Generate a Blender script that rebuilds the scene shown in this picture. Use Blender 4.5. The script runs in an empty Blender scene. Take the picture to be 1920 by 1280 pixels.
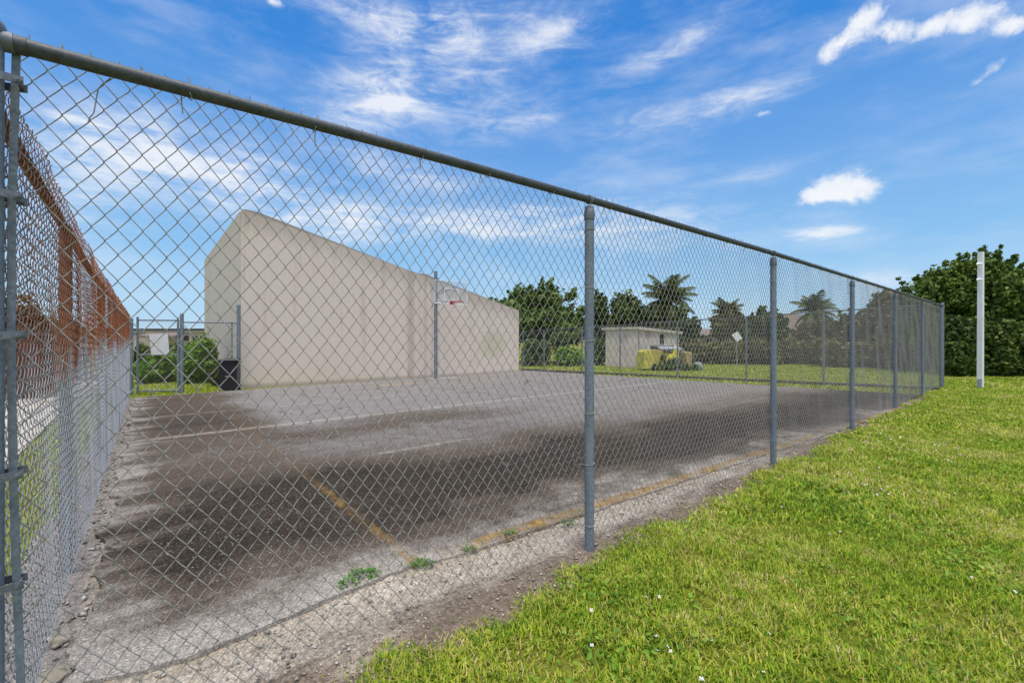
import bpy, math, random
import numpy as np
from mathutils import Vector, Matrix, noise as mnoise
random.seed(7); rng = np.random.default_rng(7)
R_ = math.radians
sc = bpy.context.scene
COL = sc.collection

# ------------------------------------------------------------------ frame of reference
F = 830.0; HZ = 635.0; EYE = 1.5
RV = np.array([0.7713, 0.6364, 0.0])      # along the front fence
LV = np.array([-0.6364, 0.7713, 0.0])     # along the left fence
C0 = np.array([-1.60, 1.418, 0.0])
def P(a, b, z=0.0):
    p = C0 + a*RV + b*LV
    return (float(p[0]), float(p[1]), z)
def gnd(px, py, z=0.0):
    Y = F*(EYE - z)/(py - HZ); return ((px-960)/F*Y, Y, z)
def atY(px, py, Y):
    return ((px-960)/F*Y, Y, EYE + (HZ-py)/F*Y)
def ab(p):
    d = np.array([p[0], p[1], 0.0]) - C0
    return float(d@RV), float(d@LV)
def onfence(px, b=0.0):
    o = C0 + b*LV; u = (px-960)/F
    return float((u*o[1]-o[0])/(RV[0]-u*RV[1]))
def fence_z(px, py, b=0.0):
    a = onfence(px, b); p = C0 + a*RV + b*LV
    return a, EYE + (HZ-py)/F*float(p[1])

# ------------------------------------------------------------------ object helpers
def wloc(o):
    v = Vector((0,0,0))
    while o is not None:
        v += o.location; o = o.parent
    return v
def tag(o, label, cat, group=None):
    o['label'] = label; o['category'] = cat
    if group: o['group'] = group
    return o
def thing(name, label, cat, loc=(0,0,0), group=None):
    o = bpy.data.objects.new(name, None); COL.objects.link(o)
    o.location = loc; o.empty_display_size = 0.2
    return tag(o, label, cat, group)
def link_mesh(name, me, mat, parent=None, kind=None, smooth=False):
    o = bpy.data.objects.new(name, me); COL.objects.link(o)
    if mat: me.materials.append(mat)
    if parent is not None:
        o.parent = parent
    if kind: o['kind'] = kind
    if smooth:
        me.polygons.foreach_set('use_smooth', np.ones(len(me.polygons), bool))
    return o
def np_mesh(name, V, Fc):
    """V (n,3); Fc (m,k) all faces with k corners"""
    me = bpy.data.meshes.new(name)
    V = np.ascontiguousarray(V, np.float32); Fc = np.ascontiguousarray(Fc, np.int32)
    m, k = Fc.shape
    me.vertices.add(len(V)); me.vertices.foreach_set('co', V.ravel())
    me.loops.add(m*k); me.loops.foreach_set('vertex_index', Fc.ravel())
    me.polygons.add(m)
    me.polygons.foreach_set('loop_start', np.arange(0, m*k, k, dtype=np.int32))
    me.polygons.foreach_set('loop_total', np.full(m, k, np.int32))
    me.update(calc_edges=True)
    return me
class MB:
    def __init__(s): s.v = []; s.f = []
    def add(s, vs, fs):
        n = len(s.v); s.v += [tuple(map(float, v)) for v in vs]; s.f += [tuple(i+n for i in f) for f in fs]; return s
    def hexa(s, q):   # 8 points: bottom 4 ccw, top 4
        return s.add(q, [(3,2,1,0),(4,5,6,7),(0,1,5,4),(1,2,6,5),(2,3,7,6),(3,0,4,7)])
    def obox(s, c, ax, ay, az, bev=0.0):
        c = Vector(c); ax = Vector(ax); ay = Vector(ay); az = Vector(az)
        if bev <= 0:
            q = [c-ax-ay-az, c+ax-ay-az, c+ax+ay-az, c-ax+ay-az, c-ax-ay+az, c+ax-ay+az, c+ax+ay+az, c-ax+ay+az]
            return s.hexa(q)
        la, lb = ax.length, ay.length
        k1 = 1-bev/la; k2 = 1-bev/lb
        ring = [(-1,-k2),(-k1,-1),(k1,-1),(1,-k2),(1,k2),(k1,1),(-k1,1),(-1,k2)]
        lz = az.length; kz = 1-bev/lz
        vs = []; fs = []
        for z, sh in ((-1,.0),(-kz,1),(kz,1),(1,.0)):
            for (u,w) in ring:
                if sh == 0:
                    uu = max(-k1, min(k1, u)); ww = max(-k2, min(k2, w))
                else: uu, ww = u, w
                vs.append(c+ax*uu+ay*ww+az*z)
        for i in range(3):
            for j in range(8):
                k = (j+1) % 8
                fs.append((i*8+j, i*8+k, i*8+8+k, i*8+8+j))
        fs.append(tuple(range(7,-1,-1))); fs.append(tuple(range(24,32)))
        return s.add(vs, fs)
    def box(s, c, size, bev=0.0):
        return s.obox(c, (size[0]/2,0,0), (0,size[1]/2,0), (0,0,size[2]/2), bev)
    def tube(s, pts, r, n=8, cap=True):
        pts = [Vector(p) for p in pts]; m = len(pts)
        rs = r if isinstance(r, (list, tuple)) else [r]*m
        vs = []; fs = []; prev = None
        for i, p in enumerate(pts):
            t = (pts[min(i+1, m-1)]-pts[max(i-1, 0)]).normalized()
            if prev is None:
                ref = Vector((0,0,1)) if abs(t.z) < .9 else Vector((1,0,0))
                e1 = t.cross(ref).normalized()
            else:
                e1 = (prev - t*prev.dot(t))
                e1 = e1.normalized() if e1.length > 1e-6 else t.orthogonal().normalized()
            prev = e1; e2 = t.cross(e1)
            for j in range(n):
                an = 2*math.pi*j/n
                vs.append(p+(e1*math.cos(an)+e2*math.sin(an))*rs[i])
        for i in range(m-1):
            for j in range(n):
                k = (j+1) % n
                fs.append((i*n+j, i*n+k, (i+1)*n+k, (i+1)*n+j))
        if cap:      # caps on their own vertices, so that they do not bend the shading of the wall
            q = len(vs); vs += vs[:n]+vs[(m-1)*n:m*n]
            fs.append(tuple(range(q+n-1,q-1,-1))); fs.append(tuple(range(q+n, q+2*n)))
        return s.add(vs, fs)
    def ring(s, c, axis, R, r, n=18, k=6, squash=1.0):
        ax = Vector(axis).normalized(); e1 = ax.orthogonal().normalized(); e2 = ax.cross(e1)
        c = Vector(c); vs = []; fs = []
        for i in range(n):
            t = 2*math.pi*i/n; d = e1*math.cos(t)+e2*math.sin(t)
            for j in range(k):
                q = 2*math.pi*j/k
                vs.append(c+d*(R+r*math.cos(q))+ax*r*squash*math.sin(q))
        for i in range(n):
            for j in range(k):
                a, b = (i+1) % n, (j+1) % k
                fs.append((i*k+j, a*k+j, a*k+b, i*k+b))
        return s.add(vs, fs)
    def lathe(s, c, prof, n=20):
        c = Vector(c); vs = []; fs = []
        for (r, z) in prof:
            for j in range(n):
                an = 2*math.pi*j/n; vs.append(c+Vector((r*math.cos(an), r*math.sin(an), z)))
        for i in range(len(prof)-1):
            for j in range(n):
                k = (j+1) % n; fs.append((i*n+j, i*n+k, (i+1)*n+k, (i+1)*n+j))
        q = len(vs); vs += vs[:n]+vs[-n:]; fs.append(tuple(range(q+n-1,q-1,-1))); fs.append(tuple(range(q+n, q+2*n)))
        return s.add(vs, fs)
    def prism(s, poly, axis):     # extrude a planar polygon (3d points) along axis vector
        ax = Vector(axis); n = len(poly); vs = [Vector(p) for p in poly]; vs += [p+ax for p in vs]
        fs = [tuple(range(n-1,-1,-1)), tuple(range(n, 2*n))]
        for i in range(n):
            k = (i+1) % n; fs.append((i, k, n+k, n+i))
        return s.add(vs, fs)
    def build(s, name, mat, parent=None, kind=None, smooth=False, fix=True):
        off = wloc(parent) if parent is not None else Vector((0,0,0))
        me = bpy.data.meshes.new(name)
        me.from_pydata([(v[0]-off.x, v[1]-off.y, v[2]-off.z) for v in s.v], [], s.f)
        if fix:
            import bmesh
            bm = bmesh.new(); bm.from_mesh(me); bmesh.ops.recalc_face_normals(bm, faces=bm.faces); bm.to_mesh(me); bm.free()
        o = link_mesh(name, me, mat, parent, kind, False)
        if smooth:
            me.polygons.foreach_set('use_smooth', [len(p.vertices) == 4 for p in me.polygons])
        return o

# ------------------------------------------------------------------ node helpers
class NT:
    def __init__(s, tree): s.t = tree; s.t.nodes.clear()
    def n(s, typ, **kw):
        nd = s.t.nodes.new(typ)
        for k, v in kw.items():
            setattr(nd, k, v)
        return nd
    def link(s, a, b): s.t.links.new(a, b)
    def put(s, sock, v):
        if hasattr(v, 'node'): s.link(v, sock)
        elif v is not None:
            try: sock.default_value = v
            except Exception: sock.default_value = (*v, 1.0)
    def m(s, op, a, b=None, c=None, clamp=False):
        nd = s.n('ShaderNodeMath', operation=op); nd.use_clamp = clamp
        s.put(nd.inputs[0], a)
        if b is not None: s.put(nd.inputs[1], b)
        if c is not None: s.put(nd.inputs[2], c)
        return nd.outputs[0]
    def vm(s, op, a, b=None, out=0):
        nd = s.n('ShaderNodeVectorMath', operation=op); s.put(nd.inputs[0], a)
        if b is not None: s.put(nd.inputs[1], b)
        return nd.outputs['Value'] if op in ('DOT_PRODUCT', 'LENGTH', 'DISTANCE') else nd.outputs[0]
    def mix(s, f, a, b, mode='MIX'):
        nd = s.n('ShaderNodeMix', data_type='RGBA', blend_type=mode); nd.clamp_factor = True
        s.put(nd.inputs[0], f); s.put(nd.inputs[6], a); s.put(nd.inputs[7], b)
        return nd.outputs[2]
    def ramp(s, f, stops, interp='LINEAR'):
        nd = s.n('ShaderNodeValToRGB'); cr = nd.color_ramp; cr.interpolation = interp
        while len(cr.elements) < len(stops): cr.elements.new(0.5)
        for e, (p, c) in zip(cr.elements, stops):
            e.position = p; e.color = (c, c, c, 1) if isinstance(c, (int, float)) else (*c, 1)
        s.put(nd.inputs[0], f); return nd.outputs[0]
    def noise(s, vec, scale, detail=3, rough=.55, dist=0.0):
        nd = s.n('ShaderNodeTexNoise'); s.put(nd.inputs['Vector'], vec)
        nd.inputs['Scale'].default_value = scale; nd.inputs['Detail'].default_value = detail
        nd.inputs['Roughness'].default_value = rough; nd.inputs['Distortion'].default_value = dist
        return nd.outputs['Fac']
    def vor(s, vec, scale, feature='F1', out='Distance'):
        nd = s.n('ShaderNodeTexVoronoi', feature=feature); s.put(nd.inputs['Vector'], vec)
        nd.inputs['Scale'].default_value = scale; return nd.outputs[out]
    def step(s, v, lo, hi):
        nd = s.n('ShaderNodeMapRange'); nd.interpolation_type = 'SMOOTHSTEP'
        s.put(nd.inputs[0], v); nd.inputs[1].default_value = lo; nd.inputs[2].default_value = hi
        return nd.outputs[0]
    def map(s, vec, loc=(0,0,0), rot=(0,0,0), scale=(1,1,1)):
        nd = s.n('ShaderNodeMapping'); s.put(nd.inputs[0], vec)
        nd.inputs[1].default_value = loc; nd.inputs[2].default_value = rot; nd.inputs[3].default_value = scale
        return nd.outputs[0]
    def xyz(s, v):
        nd = s.n('ShaderNodeSeparateXYZ'); s.put(nd.inputs[0], v); return nd.outputs
    def comb(s, x, y, z=0.0):
        nd = s.n('ShaderNodeCombineXYZ'); s.put(nd.inputs[0], x); s.put(nd.inputs[1], y); s.put(nd.inputs[2], z); return nd.outputs[0]
    def pos(s): return s.n('ShaderNodeNewGeometry').outputs['Position']
    def bump(s, h, strength=.3, dist=.01):
        nd = s.n('ShaderNodeBump'); nd.inputs['Strength'].default_value = strength; nd.inputs['Distance'].default_value = dist
        s.put(nd.inputs['Height'], h); return nd.outputs[0]
    def out(s, col, rough=.8, metal=0.0, normal=None, spec=.3, trans=None):
        b = s.n('ShaderNodeBsdfPrincipled'); s.put(b.inputs['Base Color'], col)
        s.put(b.inputs['Roughness'], rough); s.put(b.inputs['Metallic'], metal)
        b.inputs['Specular IOR Level'].default_value = spec
        if normal is not None: s.link(normal, b.inputs['Normal'])
        o = s.n('ShaderNodeOutputMaterial'); res = b.outputs[0]
        if trans is not None:
            tr = s.n('ShaderNodeBsdfTranslucent'); s.put(tr.inputs[0], col)
            mx = s.n('ShaderNodeMixShader'); mx.inputs[0].default_value = trans
            s.link(res, mx.inputs[1]); s.link(tr.outputs[0], mx.inputs[2]); res = mx.outputs[0]
        s.link(res, o.inputs[0]); return b
def mat(name):
    m = bpy.data.materials.new(name); m.use_nodes = True
    return m, NT(m.node_tree)
def simple(name, col, rough=.7, metal=0.0, var=.15, scale=6.0, bump=.1, spec=.3, grime=None):
    m, t = mat(name); p = t.pos()
    n = t.noise(p, scale, 5, .6)
    f = t.ramp(n, [(.3, 1-var), (.7, 1+var)])
    c = t.mix(1.0, col, f, 'MULTIPLY')
    if grime:
        g = t.step(t.noise(p, scale*.35, 6, .65), .52, .7)
        c = t.mix(t.m('MULTIPLY', g, .7), c, grime)
    t.out(c, t.m('MULTIPLY_ADD', n, .2, rough-.1), metal, t.bump(t.noise(p, scale*12, 3), bump, .003), spec)
    return m

# ------------------------------------------------------------------ materials
def galv(name, col, metal=.35, rough=.5):
    m, t = mat(name); p = t.pos()
    sp = t.vor(p, 90, 'F1', 'Color'); sv = t.xyz(sp)[0]
    n = t.noise(t.map(p, scale=(1,1,.35)), 9, 5, .65)
    f = t.m('ADD', t.m('MULTIPLY', n, .9), t.m('MULTIPLY_ADD', sv, .42, .36))
    c = t.mix(1.0, col, f, 'MULTIPLY')
    d = t.step(t.noise(t.map(p, scale=(3,3,.5)), 5, 6, .7), .60, .78)
    c = t.mix(t.m('MULTIPLY', d, .45), c, (.13,.105,.085))
    t.out(c, t.m('MULTIPLY_ADD', n, .25, rough-.12), metal, t.bump(n, .12, .002), .4); return m
M_POST = galv('galvanised_post', (.175,.205,.245), .05, .62)
M_RAIL = galv('galvanised_rail', (.075,.083,.092), .3, .55)
M_WIRE = galv('galvanised_wire', (.33,.32,.30), .05, .62)
M_FITT = galv('galvanised_fitting', (.15,.17,.195), .25, .55)
def rusty(name, clean):
    m, t = mat(name); p = t.pos(); z = t.xyz(p)[2]
    aL = t.vm('DOT_PRODUCT', t.vm('SUBTRACT', p, tuple(C0)), tuple(LV))
    n = t.noise(p, 1.3, 4, .6); n2 = t.noise(t.map(p, scale=(1,1,.25)), 5, 4, .7)
    h = t.m('ADD', z, t.m('ADD', t.m('MULTIPLY_ADD', n, .7, -.35), t.m('MULTIPLY_ADD', n2, 1.0, -.5)))
    f = t.step(h, 1.22, 1.55)
    near = t.step(aL, .0, 3.0)
    f = t.m('MULTIPLY', f, t.m('MULTIPLY_ADD', near, .2, .8))
    rust = t.ramp(t.noise(p, 24, 4, .7), [(.28,(.10,.033,.015)),(.5,(.235,.075,.026)),(.72,(.38,.145,.05))])
    c = t.mix(f, clean, rust)
    c = t.mix(t.m('MULTIPLY', t.m('SUBTRACT', 1.0, near), t.m('MULTIPLY', f, .35)), c, (.10,.06,.04))
    t.out(c, .75, t.m('MULTIPLY', t.m('SUBTRACT', 1.0, f), .3), None, .25); return m
M_RUSTWIRE = rusty('rusty_wire', (.36,.375,.40))
M_RUSTPOST = rusty('rusty_post', (.24,.26,.28))
def rustrail():
    m, t = mat('rusty_rail'); p = t.pos()
    n = t.noise(p, 18, 5, .7)
    c = t.ramp(n, [(.3,(.035,.020,.014)),(.5,(.11,.05,.026)),(.62,(.21,.09,.04)),(.8,(.16,.15,.14))])
    t.out(c, .85, 0, t.bump(n, .6, .01), .2); return m
M_RUSTRAIL = rustrail()

def asphalt():
    m, t = mat('stained_asphalt'); p = t.pos()
    d = t.vm('SUBTRACT', p, tuple(C0))
    a = t.vm('DOT_PRODUCT', d, tuple(RV)); b = t.vm('DOT_PRODUCT', d, tuple(LV))
    q = t.comb(a, b, 0.0)
    w1 = t.m('SUBTRACT', t.noise(q, .55, 3, .5), .5); w2 = t.m('SUBTRACT', t.noise(q, 2.6, 5, .65), .5)
    fing = t.m('SUBTRACT', t.noise(t.map(q, scale=(.42,1.9,1)), 1.0, 5, .6), .5)
    bw = t.m('ADD', b, t.m('ADD', t.m('MULTIPLY', w1, 1.9), t.m('MULTIPLY', w2, .55)))
    bw = t.m('ADD', bw, t.m('MULTIPLY', a, .055))
    # darkness of the mould over the court, front zone (0..16 m mapped to 0..1)
    k = 1/16.0
    fr = t.ramp(t.m('MULTIPLY', bw, k), [(.45*k,.02),(.95*k,.35),(1.45*k,.92),(2.5*k,.97),(3.1*k,.60),(3.7*k,.30),(4.8*k,.22),(5.4*k,.46),(6.1*k,.32),(6.6*k,.08),(9.0*k,.05),(16*k,.0)])
    lf = t.ramp(t.m('MULTIPLY', bw, k), [(.5*k,.05),(1.1*k,.50),(1.7*k,.92),(2.8*k,.92),(3.7*k,.50),(4.8*k,.38),(6.0*k,.52),(7.5*k,.72),(9*k,.60),(11*k,.55),(13.5*k,.45)])
    lw = t.step(t.m('ADD', a, t.m('ADD', t.m('MULTIPLY', w1, 1.6), t.m('MULTIPLY', w2, .4))), 1.3, 2.6)
    dk = t.mix(lw, lf, fr)
    # second band fades to the right, far band narrower
    rf = t.step(a, 4.5, 7.5)
    fr2 = t.ramp(t.m('MULTIPLY', bw, k), [(.45*k,.02),(.9*k,.4),(1.4*k,.92),(2.3*k,.92),(3.0*k,.35),(4.2*k,.16),(16*k,.04)])
    dk = t.mix(rf, dk, fr2)
    # left fringe with fingers of clean slab
    le = t.step(t.m('ADD', a, t.m('MULTIPLY', fing, 1.9)), -.05, .62)
    dk = t.m('MULTIPLY', dk, t.m('MULTIPLY_ADD', le, .72, .28))
    dk = t.m('MULTIPLY', dk, t.m('ADD', t.m('MULTIPLY', fing, .7), 1.0), None, True)
    w3 = t.m('SUBTRACT', t.noise(t.map(q, scale=(.8,1.5,1)), 6.5, 7, .7), .5)
    dk = t.m('ADD', dk, t.m('ADD', t.m('MULTIPLY', w2, .42), t.m('MULTIPLY', w3, .55)), None, True)
    gr = t.noise(q, 1.4, 5, .65)
    clean_far = t.mix(gr, (.205,.195,.188), (.285,.27,.258))
    clean_near = t.mix(gr, (.325,.29,.25), (.50,.455,.395))
    nearf = t.m('MULTIPLY', t.step(b, 3.6, 1.2), 1.0)
    nearf = t.m('MAXIMUM', t.step(bw, 2.2, .7), t.m('SUBTRACT', 1.0, t.step(a, .3, 1.5)))
    clean = t.mix(nearf, clean_far, clean_near)
    farwarm = t.m('MULTIPLY', t.step(a, 6.0, 11.0), t.step(b, 6.5, 2.5))
    clean = t.mix(t.m('MULTIPLY', farwarm, .6), clean, (.30,.255,.215))
    c = t.ramp(dk, [(0, 0.0), (1, 1.0)])
    col = t.mix(t.step(dk, .0, .5), clean, (.102,.078,.058))
    col = t.mix(t.step(dk, .42, 1.0), col, (.029,.0212,.0142))
    # aggregate
    v = t.xyz(t.vor(p, 120, 'F1', 'Color'))[0]; vb = t.xyz(t.vor(p, 260, 'F1', 'Color'))[0]
    col = t.mix(1.0, col, t.ramp(v, [(0,.55),(.5,.92),(.85,1.15),(1,1.9)]), 'MULTIPLY')
    col = t.mix(1.0, col, t.ramp(vb, [(0,.7),(1,1.3)]), 'MULTIPLY')
    col = t.mix(t.m('MULTIPLY', t.step(t.noise(q, 3.2, 7, .7), .58, .72), .35), col, (.16,.135,.11))
    grain = t.m('MULTIPLY', t.step(v, .62, 1.0), t.step(vb, .3, .9))
    col = t.mix(t.m('MULTIPLY', grain, .55), col, (.25,.205,.155))
    v2 = t.xyz(t.vor(p, 44, 'F1', 'Color'))[1]; vd = t.vor(p, 44)
    sp = t.m('MULTIPLY', t.m('GREATER_THAN', v2, .955), t.m('LESS_THAN', vd, .27))
    col = t.mix(t.m('MULTIPLY', sp, .7), col, (.46,.40,.32))
    # cracks
    wq = t.comb(t.m('ADD', a, t.m('MULTIPLY', w2, .9)), t.m('ADD', b, t.m('MULTIPLY', fing, .8)), 0.0)
    ck = t.vor(wq, .33, 'DISTANCE_TO_EDGE'); ck2 = t.vor(wq, 1.3, 'DISTANCE_TO_EDGE')
    cf = t.m('MULTIPLY', t.step(ck, .0075, .0025), t.step(t.noise(q, .7, 3), .42, .58))
    cf = t.m('MAXIMUM', cf, t.m('MULTIPLY', t.m('MULTIPLY', t.step(ck2, .012, .004), .7), t.m('MULTIPLY', t.step(b, 1.5, .7), t.step(t.noise(q, 1.1, 3), .5, .6))))
    col = t.mix(t.m('MULTIPLY', cf, .75), col, (.035,.027,.018))
    # painted lines, worn
    wear = t.step(t.noise(q, 7, 5, .7), .38, .56)
    def line(bc, hw, a0, a1, wv=wear, slope=0.0, strength=1.0):
        bb = t.m('ADD', t.m('SUBTRACT', b, bc), t.m('ADD', t.m('MULTIPLY', a, -slope), t.m('MULTIPLY', w2, .035)))
        f = t.step(t.m('ABSOLUTE', bb), hw, hw*.55)
        f = t.m('MULTIPLY', f, t.m('MULTIPLY', t.step(a, a0-.25, a0), t.step(a, a1+.4, a1)))
        return t.m('MULTIPLY', t.m('MULTIPLY', f, wv), strength)
    wh = (.38,.335,.285)
    wear2 = t.m('MULTIPLY_ADD', wear, .55, .45)
    col = t.mix(line(6.42, .11, .15, 15, wear2, 0, .6), col, wh)
    col = t.mix(line(3.55, .07, 2.6, 3.9, wear, -.03, .5), col, wh)
    col = t.mix(line(8.8, .06, .15, 7.5, wear, 0, .5), col, wh)
    col = t.mix(line(10.3, .06, 3.0, 14, wear, 0, .5), col, wh)
    col = t.mix(line(11.6, .09, 6.2, 7.4, wear, 0, .8), col, (.60,.36,.06))
    col = t.mix(line(10.95, .06, 8.2, 10.6, wear, 0, .6), col, (.55,.34,.08))
    col = t.mix(line(12.6, .16, 4.5, 13, wear, 0, .35), col, wh)
    # yellow side line running back, cracked and mossy
    aa = t.m('ADD', t.m('ADD', t.m('SUBTRACT', a, 1.74), t.m('MULTIPLY', b, .02)), t.m('MULTIPLY', w2, .05))
    fs = t.m('MULTIPLY', t.step(t.m('ABSOLUTE', aa), .056, .03), t.step(b, 13, 12))
    wy = t.step(t.noise(t.map(q, scale=(1,.45,1)), 6, 6, .8), .47, .60)
    ycol = t.mix(t.noise(q, 14, 5, .7), (.13,.07,.018), (.42,.25,.045))
    fade = t.m('MULTIPLY_ADD', t.step(b, 4, 1.6), .55, .17)
    col = t.mix(t.m('MULTIPLY', t.m('MULTIPLY', fs, fade), t.m('MULTIPLY_ADD', wy, .86, .14)), col, ycol)
    # rim line in yellow ochre along the front edge
    eb = t.m('SUBTRACT', b, t.m('MULTIPLY_ADD', a, -.058, .69))
    fe = t.m('MULTIPLY', t.step(t.m('ABSOLUTE', t.m('ADD', eb, t.m('MULTIPLY', w2, .12))), .085, .05), t.step(a, 1.8, 2.1))
    col = t.mix(t.m('MULTIPLY', t.m('MULTIPLY', t.m('MULTIPLY', fe, t.m('MULTIPLY_ADD', t.step(t.noise(q, 2.3, 6, .75), .40, .55), .75, .25)), t.m('MULTIPLY_ADD', t.step(a, 10, 6), .45, .55)), t.m('MULTIPLY_ADD', wy, .30, .70)), col, t.ramp(t.noise(q, 9, 6, .8), [(.28,(.045,.034,.012)),(.44,(.20,.11,.02)),(.62,(.47,.27,.045))]))
    bumpn = t.bump(t.m('ADD', v, t.m('MULTIPLY', gr, .6)), .5, .006)
    t.out(col, .9, 0, bumpn, .2); return m
M_ASPH = asphalt()

def gravelmat():
    m, t = mat('limestone_gravel'); p = t.pos()
    d = t.vm('SUBTRACT', p, tuple(C0))
    b = t.vm('DOT_PRODUCT', d, tuple(LV)); a = t.vm('DOT_PRODUCT', d, tuple(RV)); q = t.comb(a, b, 0.0)
    n = t.noise(t.map(q, scale=(.6,1.6,1)), 2.2, 6, .65); n2 = t.noise(q, 26, 4, .7)
    pale = t.mix(n2, (.30,.245,.18), (.58,.51,.41)); dark = t.mix(n2, (.085,.062,.045), (.29,.23,.175))
    sand = t.step(t.noise(t.map(q, scale=(.7,1.5,1)), 2.2, 5, .65), .48, .62); pale = t.mix(t.m('MULTIPLY', sand, .8), pale, (.58,.51,.415))
    bb = t.m('ADD', b, t.m('MULTIPLY_ADD', n, .9, -.45))
    f = t.step(bb, -.02, .24)
    col = t.mix(f, dark, pale)
    lf = t.step(a, .25, -.05)
    col = t.mix(t.m('MULTIPLY', lf, .8), col, t.mix(n2, (.12,.105,.10), (.30,.27,.255)))
    v = t.xyz(t.vor(p, 130, 'F1', 'Color'))[0]; vb = t.xyz(t.vor(p, 55, 'F1', 'Color'))[0]
    col = t.mix(1.0, col, t.ramp(v, [(0,.68),(.6,1.0),(1,1.38)]), 'MULTIPLY'); col = t.mix(1.0, col, t.ramp(vb, [(0,.78),(1,1.22)]), 'MULTIPLY')
    v3 = t.xyz(t.vor(p, 30, 'F1', 'Color'))[2]; d3 = t.vor(p, 30)
    col = t.mix(t.m('MULTIPLY', t.m('GREATER_THAN', v3, .93), t.m('LESS_THAN', d3, .26)), col, (.52,.47,.40))
    t.out(col, .95, 0, t.bump(t.m('ADD', v, n2), .7, .01), .15); return m
M_GRAVEL = gravelmat()

def lawnmat():
    m, t = mat('lawn_soil'); p = t.pos()
    n = t.noise(p, .7, 5, .6); n2 = t.noise(p, 14, 5, .75); n3 = t.noise(p, 60, 3, .7)
    c = t.mix(t.ramp(n2, [(.3,0),(.7,1)]), (.095,.115,.012), (.30,.32,.036))
    c = t.mix(t.m('MULTIPLY', t.step(n, .4, .7), .5), c, (.32,.29,.07))
    c = t.mix(t.step(n3, .6, .8), c, (.09,.115,.02))
    t.out(c, .95, 0, t.bump(t.m('ADD', n2, n3), .9, .03), .1); return m
M_LAWN = lawnmat()
def blademat(name, stops, trans=.3, patch=None):
    m, t = mat(name)
    g = t.n('ShaderNodeNewGeometry'); r = g.outputs['Random Per Island']
    n = t.noise(g.outputs['Position'], .9, 4, .6)
    n2 = t.noise(g.outputs['Position'], 4.5, 4, .65)
    f = t.m('ADD', t.m('MULTIPLY_ADD', r, .9, .05), t.m('ADD', t.m('MULTIPLY_ADD', n, 1.1, -.55), t.m('MULTIPLY_ADD', n2, .9, -.45)), None, True)
    c = t.ramp(f, stops)
    c = t.mix(1.0, c, t.ramp(t.noise(g.outputs['Position'], 6, 3), [(.3,.78),(.7,1.2)]), 'MULTIPLY')
    t.out(c, .6, 0, None, .25, trans); return m
M_GRASS = blademat('grass_blades', [(0,(.08,.20,.012)),(.22,(.20,.35,.020)),(.48,(.345,.455,.030)),(.74,(.485,.505,.055)),(.90,(.59,.52,.16)),(1,(.68,.57,.30))])
M_CLOVER = blademat('broad_leaf_weed', [(0,(.10,.22,.02)),(.5,(.19,.34,.03)),(1,(.30,.44,.06))], .25)
M_WEED = blademat('fresh_weed', [(0,(.07,.20,.02)),(1,(.16,.36,.05))], .35)
M_FLOWER = simple('white_petal', (.78,.74,.78), .6, var=.05, bump=0)
M_PEBBLE, t_ = mat('pale_pebble')
t_.out(t_.ramp(t_.n('ShaderNodeNewGeometry').outputs['Random Per Island'], [(0,(.24,.20,.16)),(.6,(.40,.35,.29)),(1,(.60,.55,.48))]), .9, 0, t_.bump(t_.noise(t_.pos(), 150, 3), .4, .002), .2)

def leafmat(name, c0, c1, c2, trans=.22):
    m, t = mat(name); g = t.n('ShaderNodeNewGeometry'); r = g.outputs['Random Per Island']
    n = t.noise(g.outputs['Position'], .9, 3)
    f = t.m('ADD', t.m('MULTIPLY', r, .75), t.m('MULTIPLY_ADD', n, .9, -.32), None, True)
    t.out(t.ramp(f, [(0,c0),(.5,c1),(1,c2)]), .55, 0, None, .3, trans); return m
LF_DARK = leafmat('dark_leaves', (.022,.048,.012), (.07,.125,.022), (.20,.255,.045))
LF_MID = leafmat('green_leaves', (.022,.052,.010), (.085,.155,.020), (.26,.34,.06))
LF_OLIVE = leafmat('olive_leaves', (.055,.06,.02), (.15,.145,.045), (.29,.26,.085))
LF_BRIGHT = leafmat('bright_leaves', (.04,.12,.010), (.14,.29,.018), (.30,.44,.035))
LF_BROWN = leafmat('rusty_leaves', (.06,.038,.012), (.15,.085,.02), (.24,.15,.035))
LF_PALM = leafmat('palm_leaves', (.03,.055,.012), (.085,.125,.022), (.19,.20,.05))
M_BARK = simple('bark', (.105,.085,.065), .95, var=.35, scale=9, bump=.8)
M_PALMBARK = simple('palm_bark', (.20,.175,.145), .95, var=.3, scale=12, bump=.8)

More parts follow.
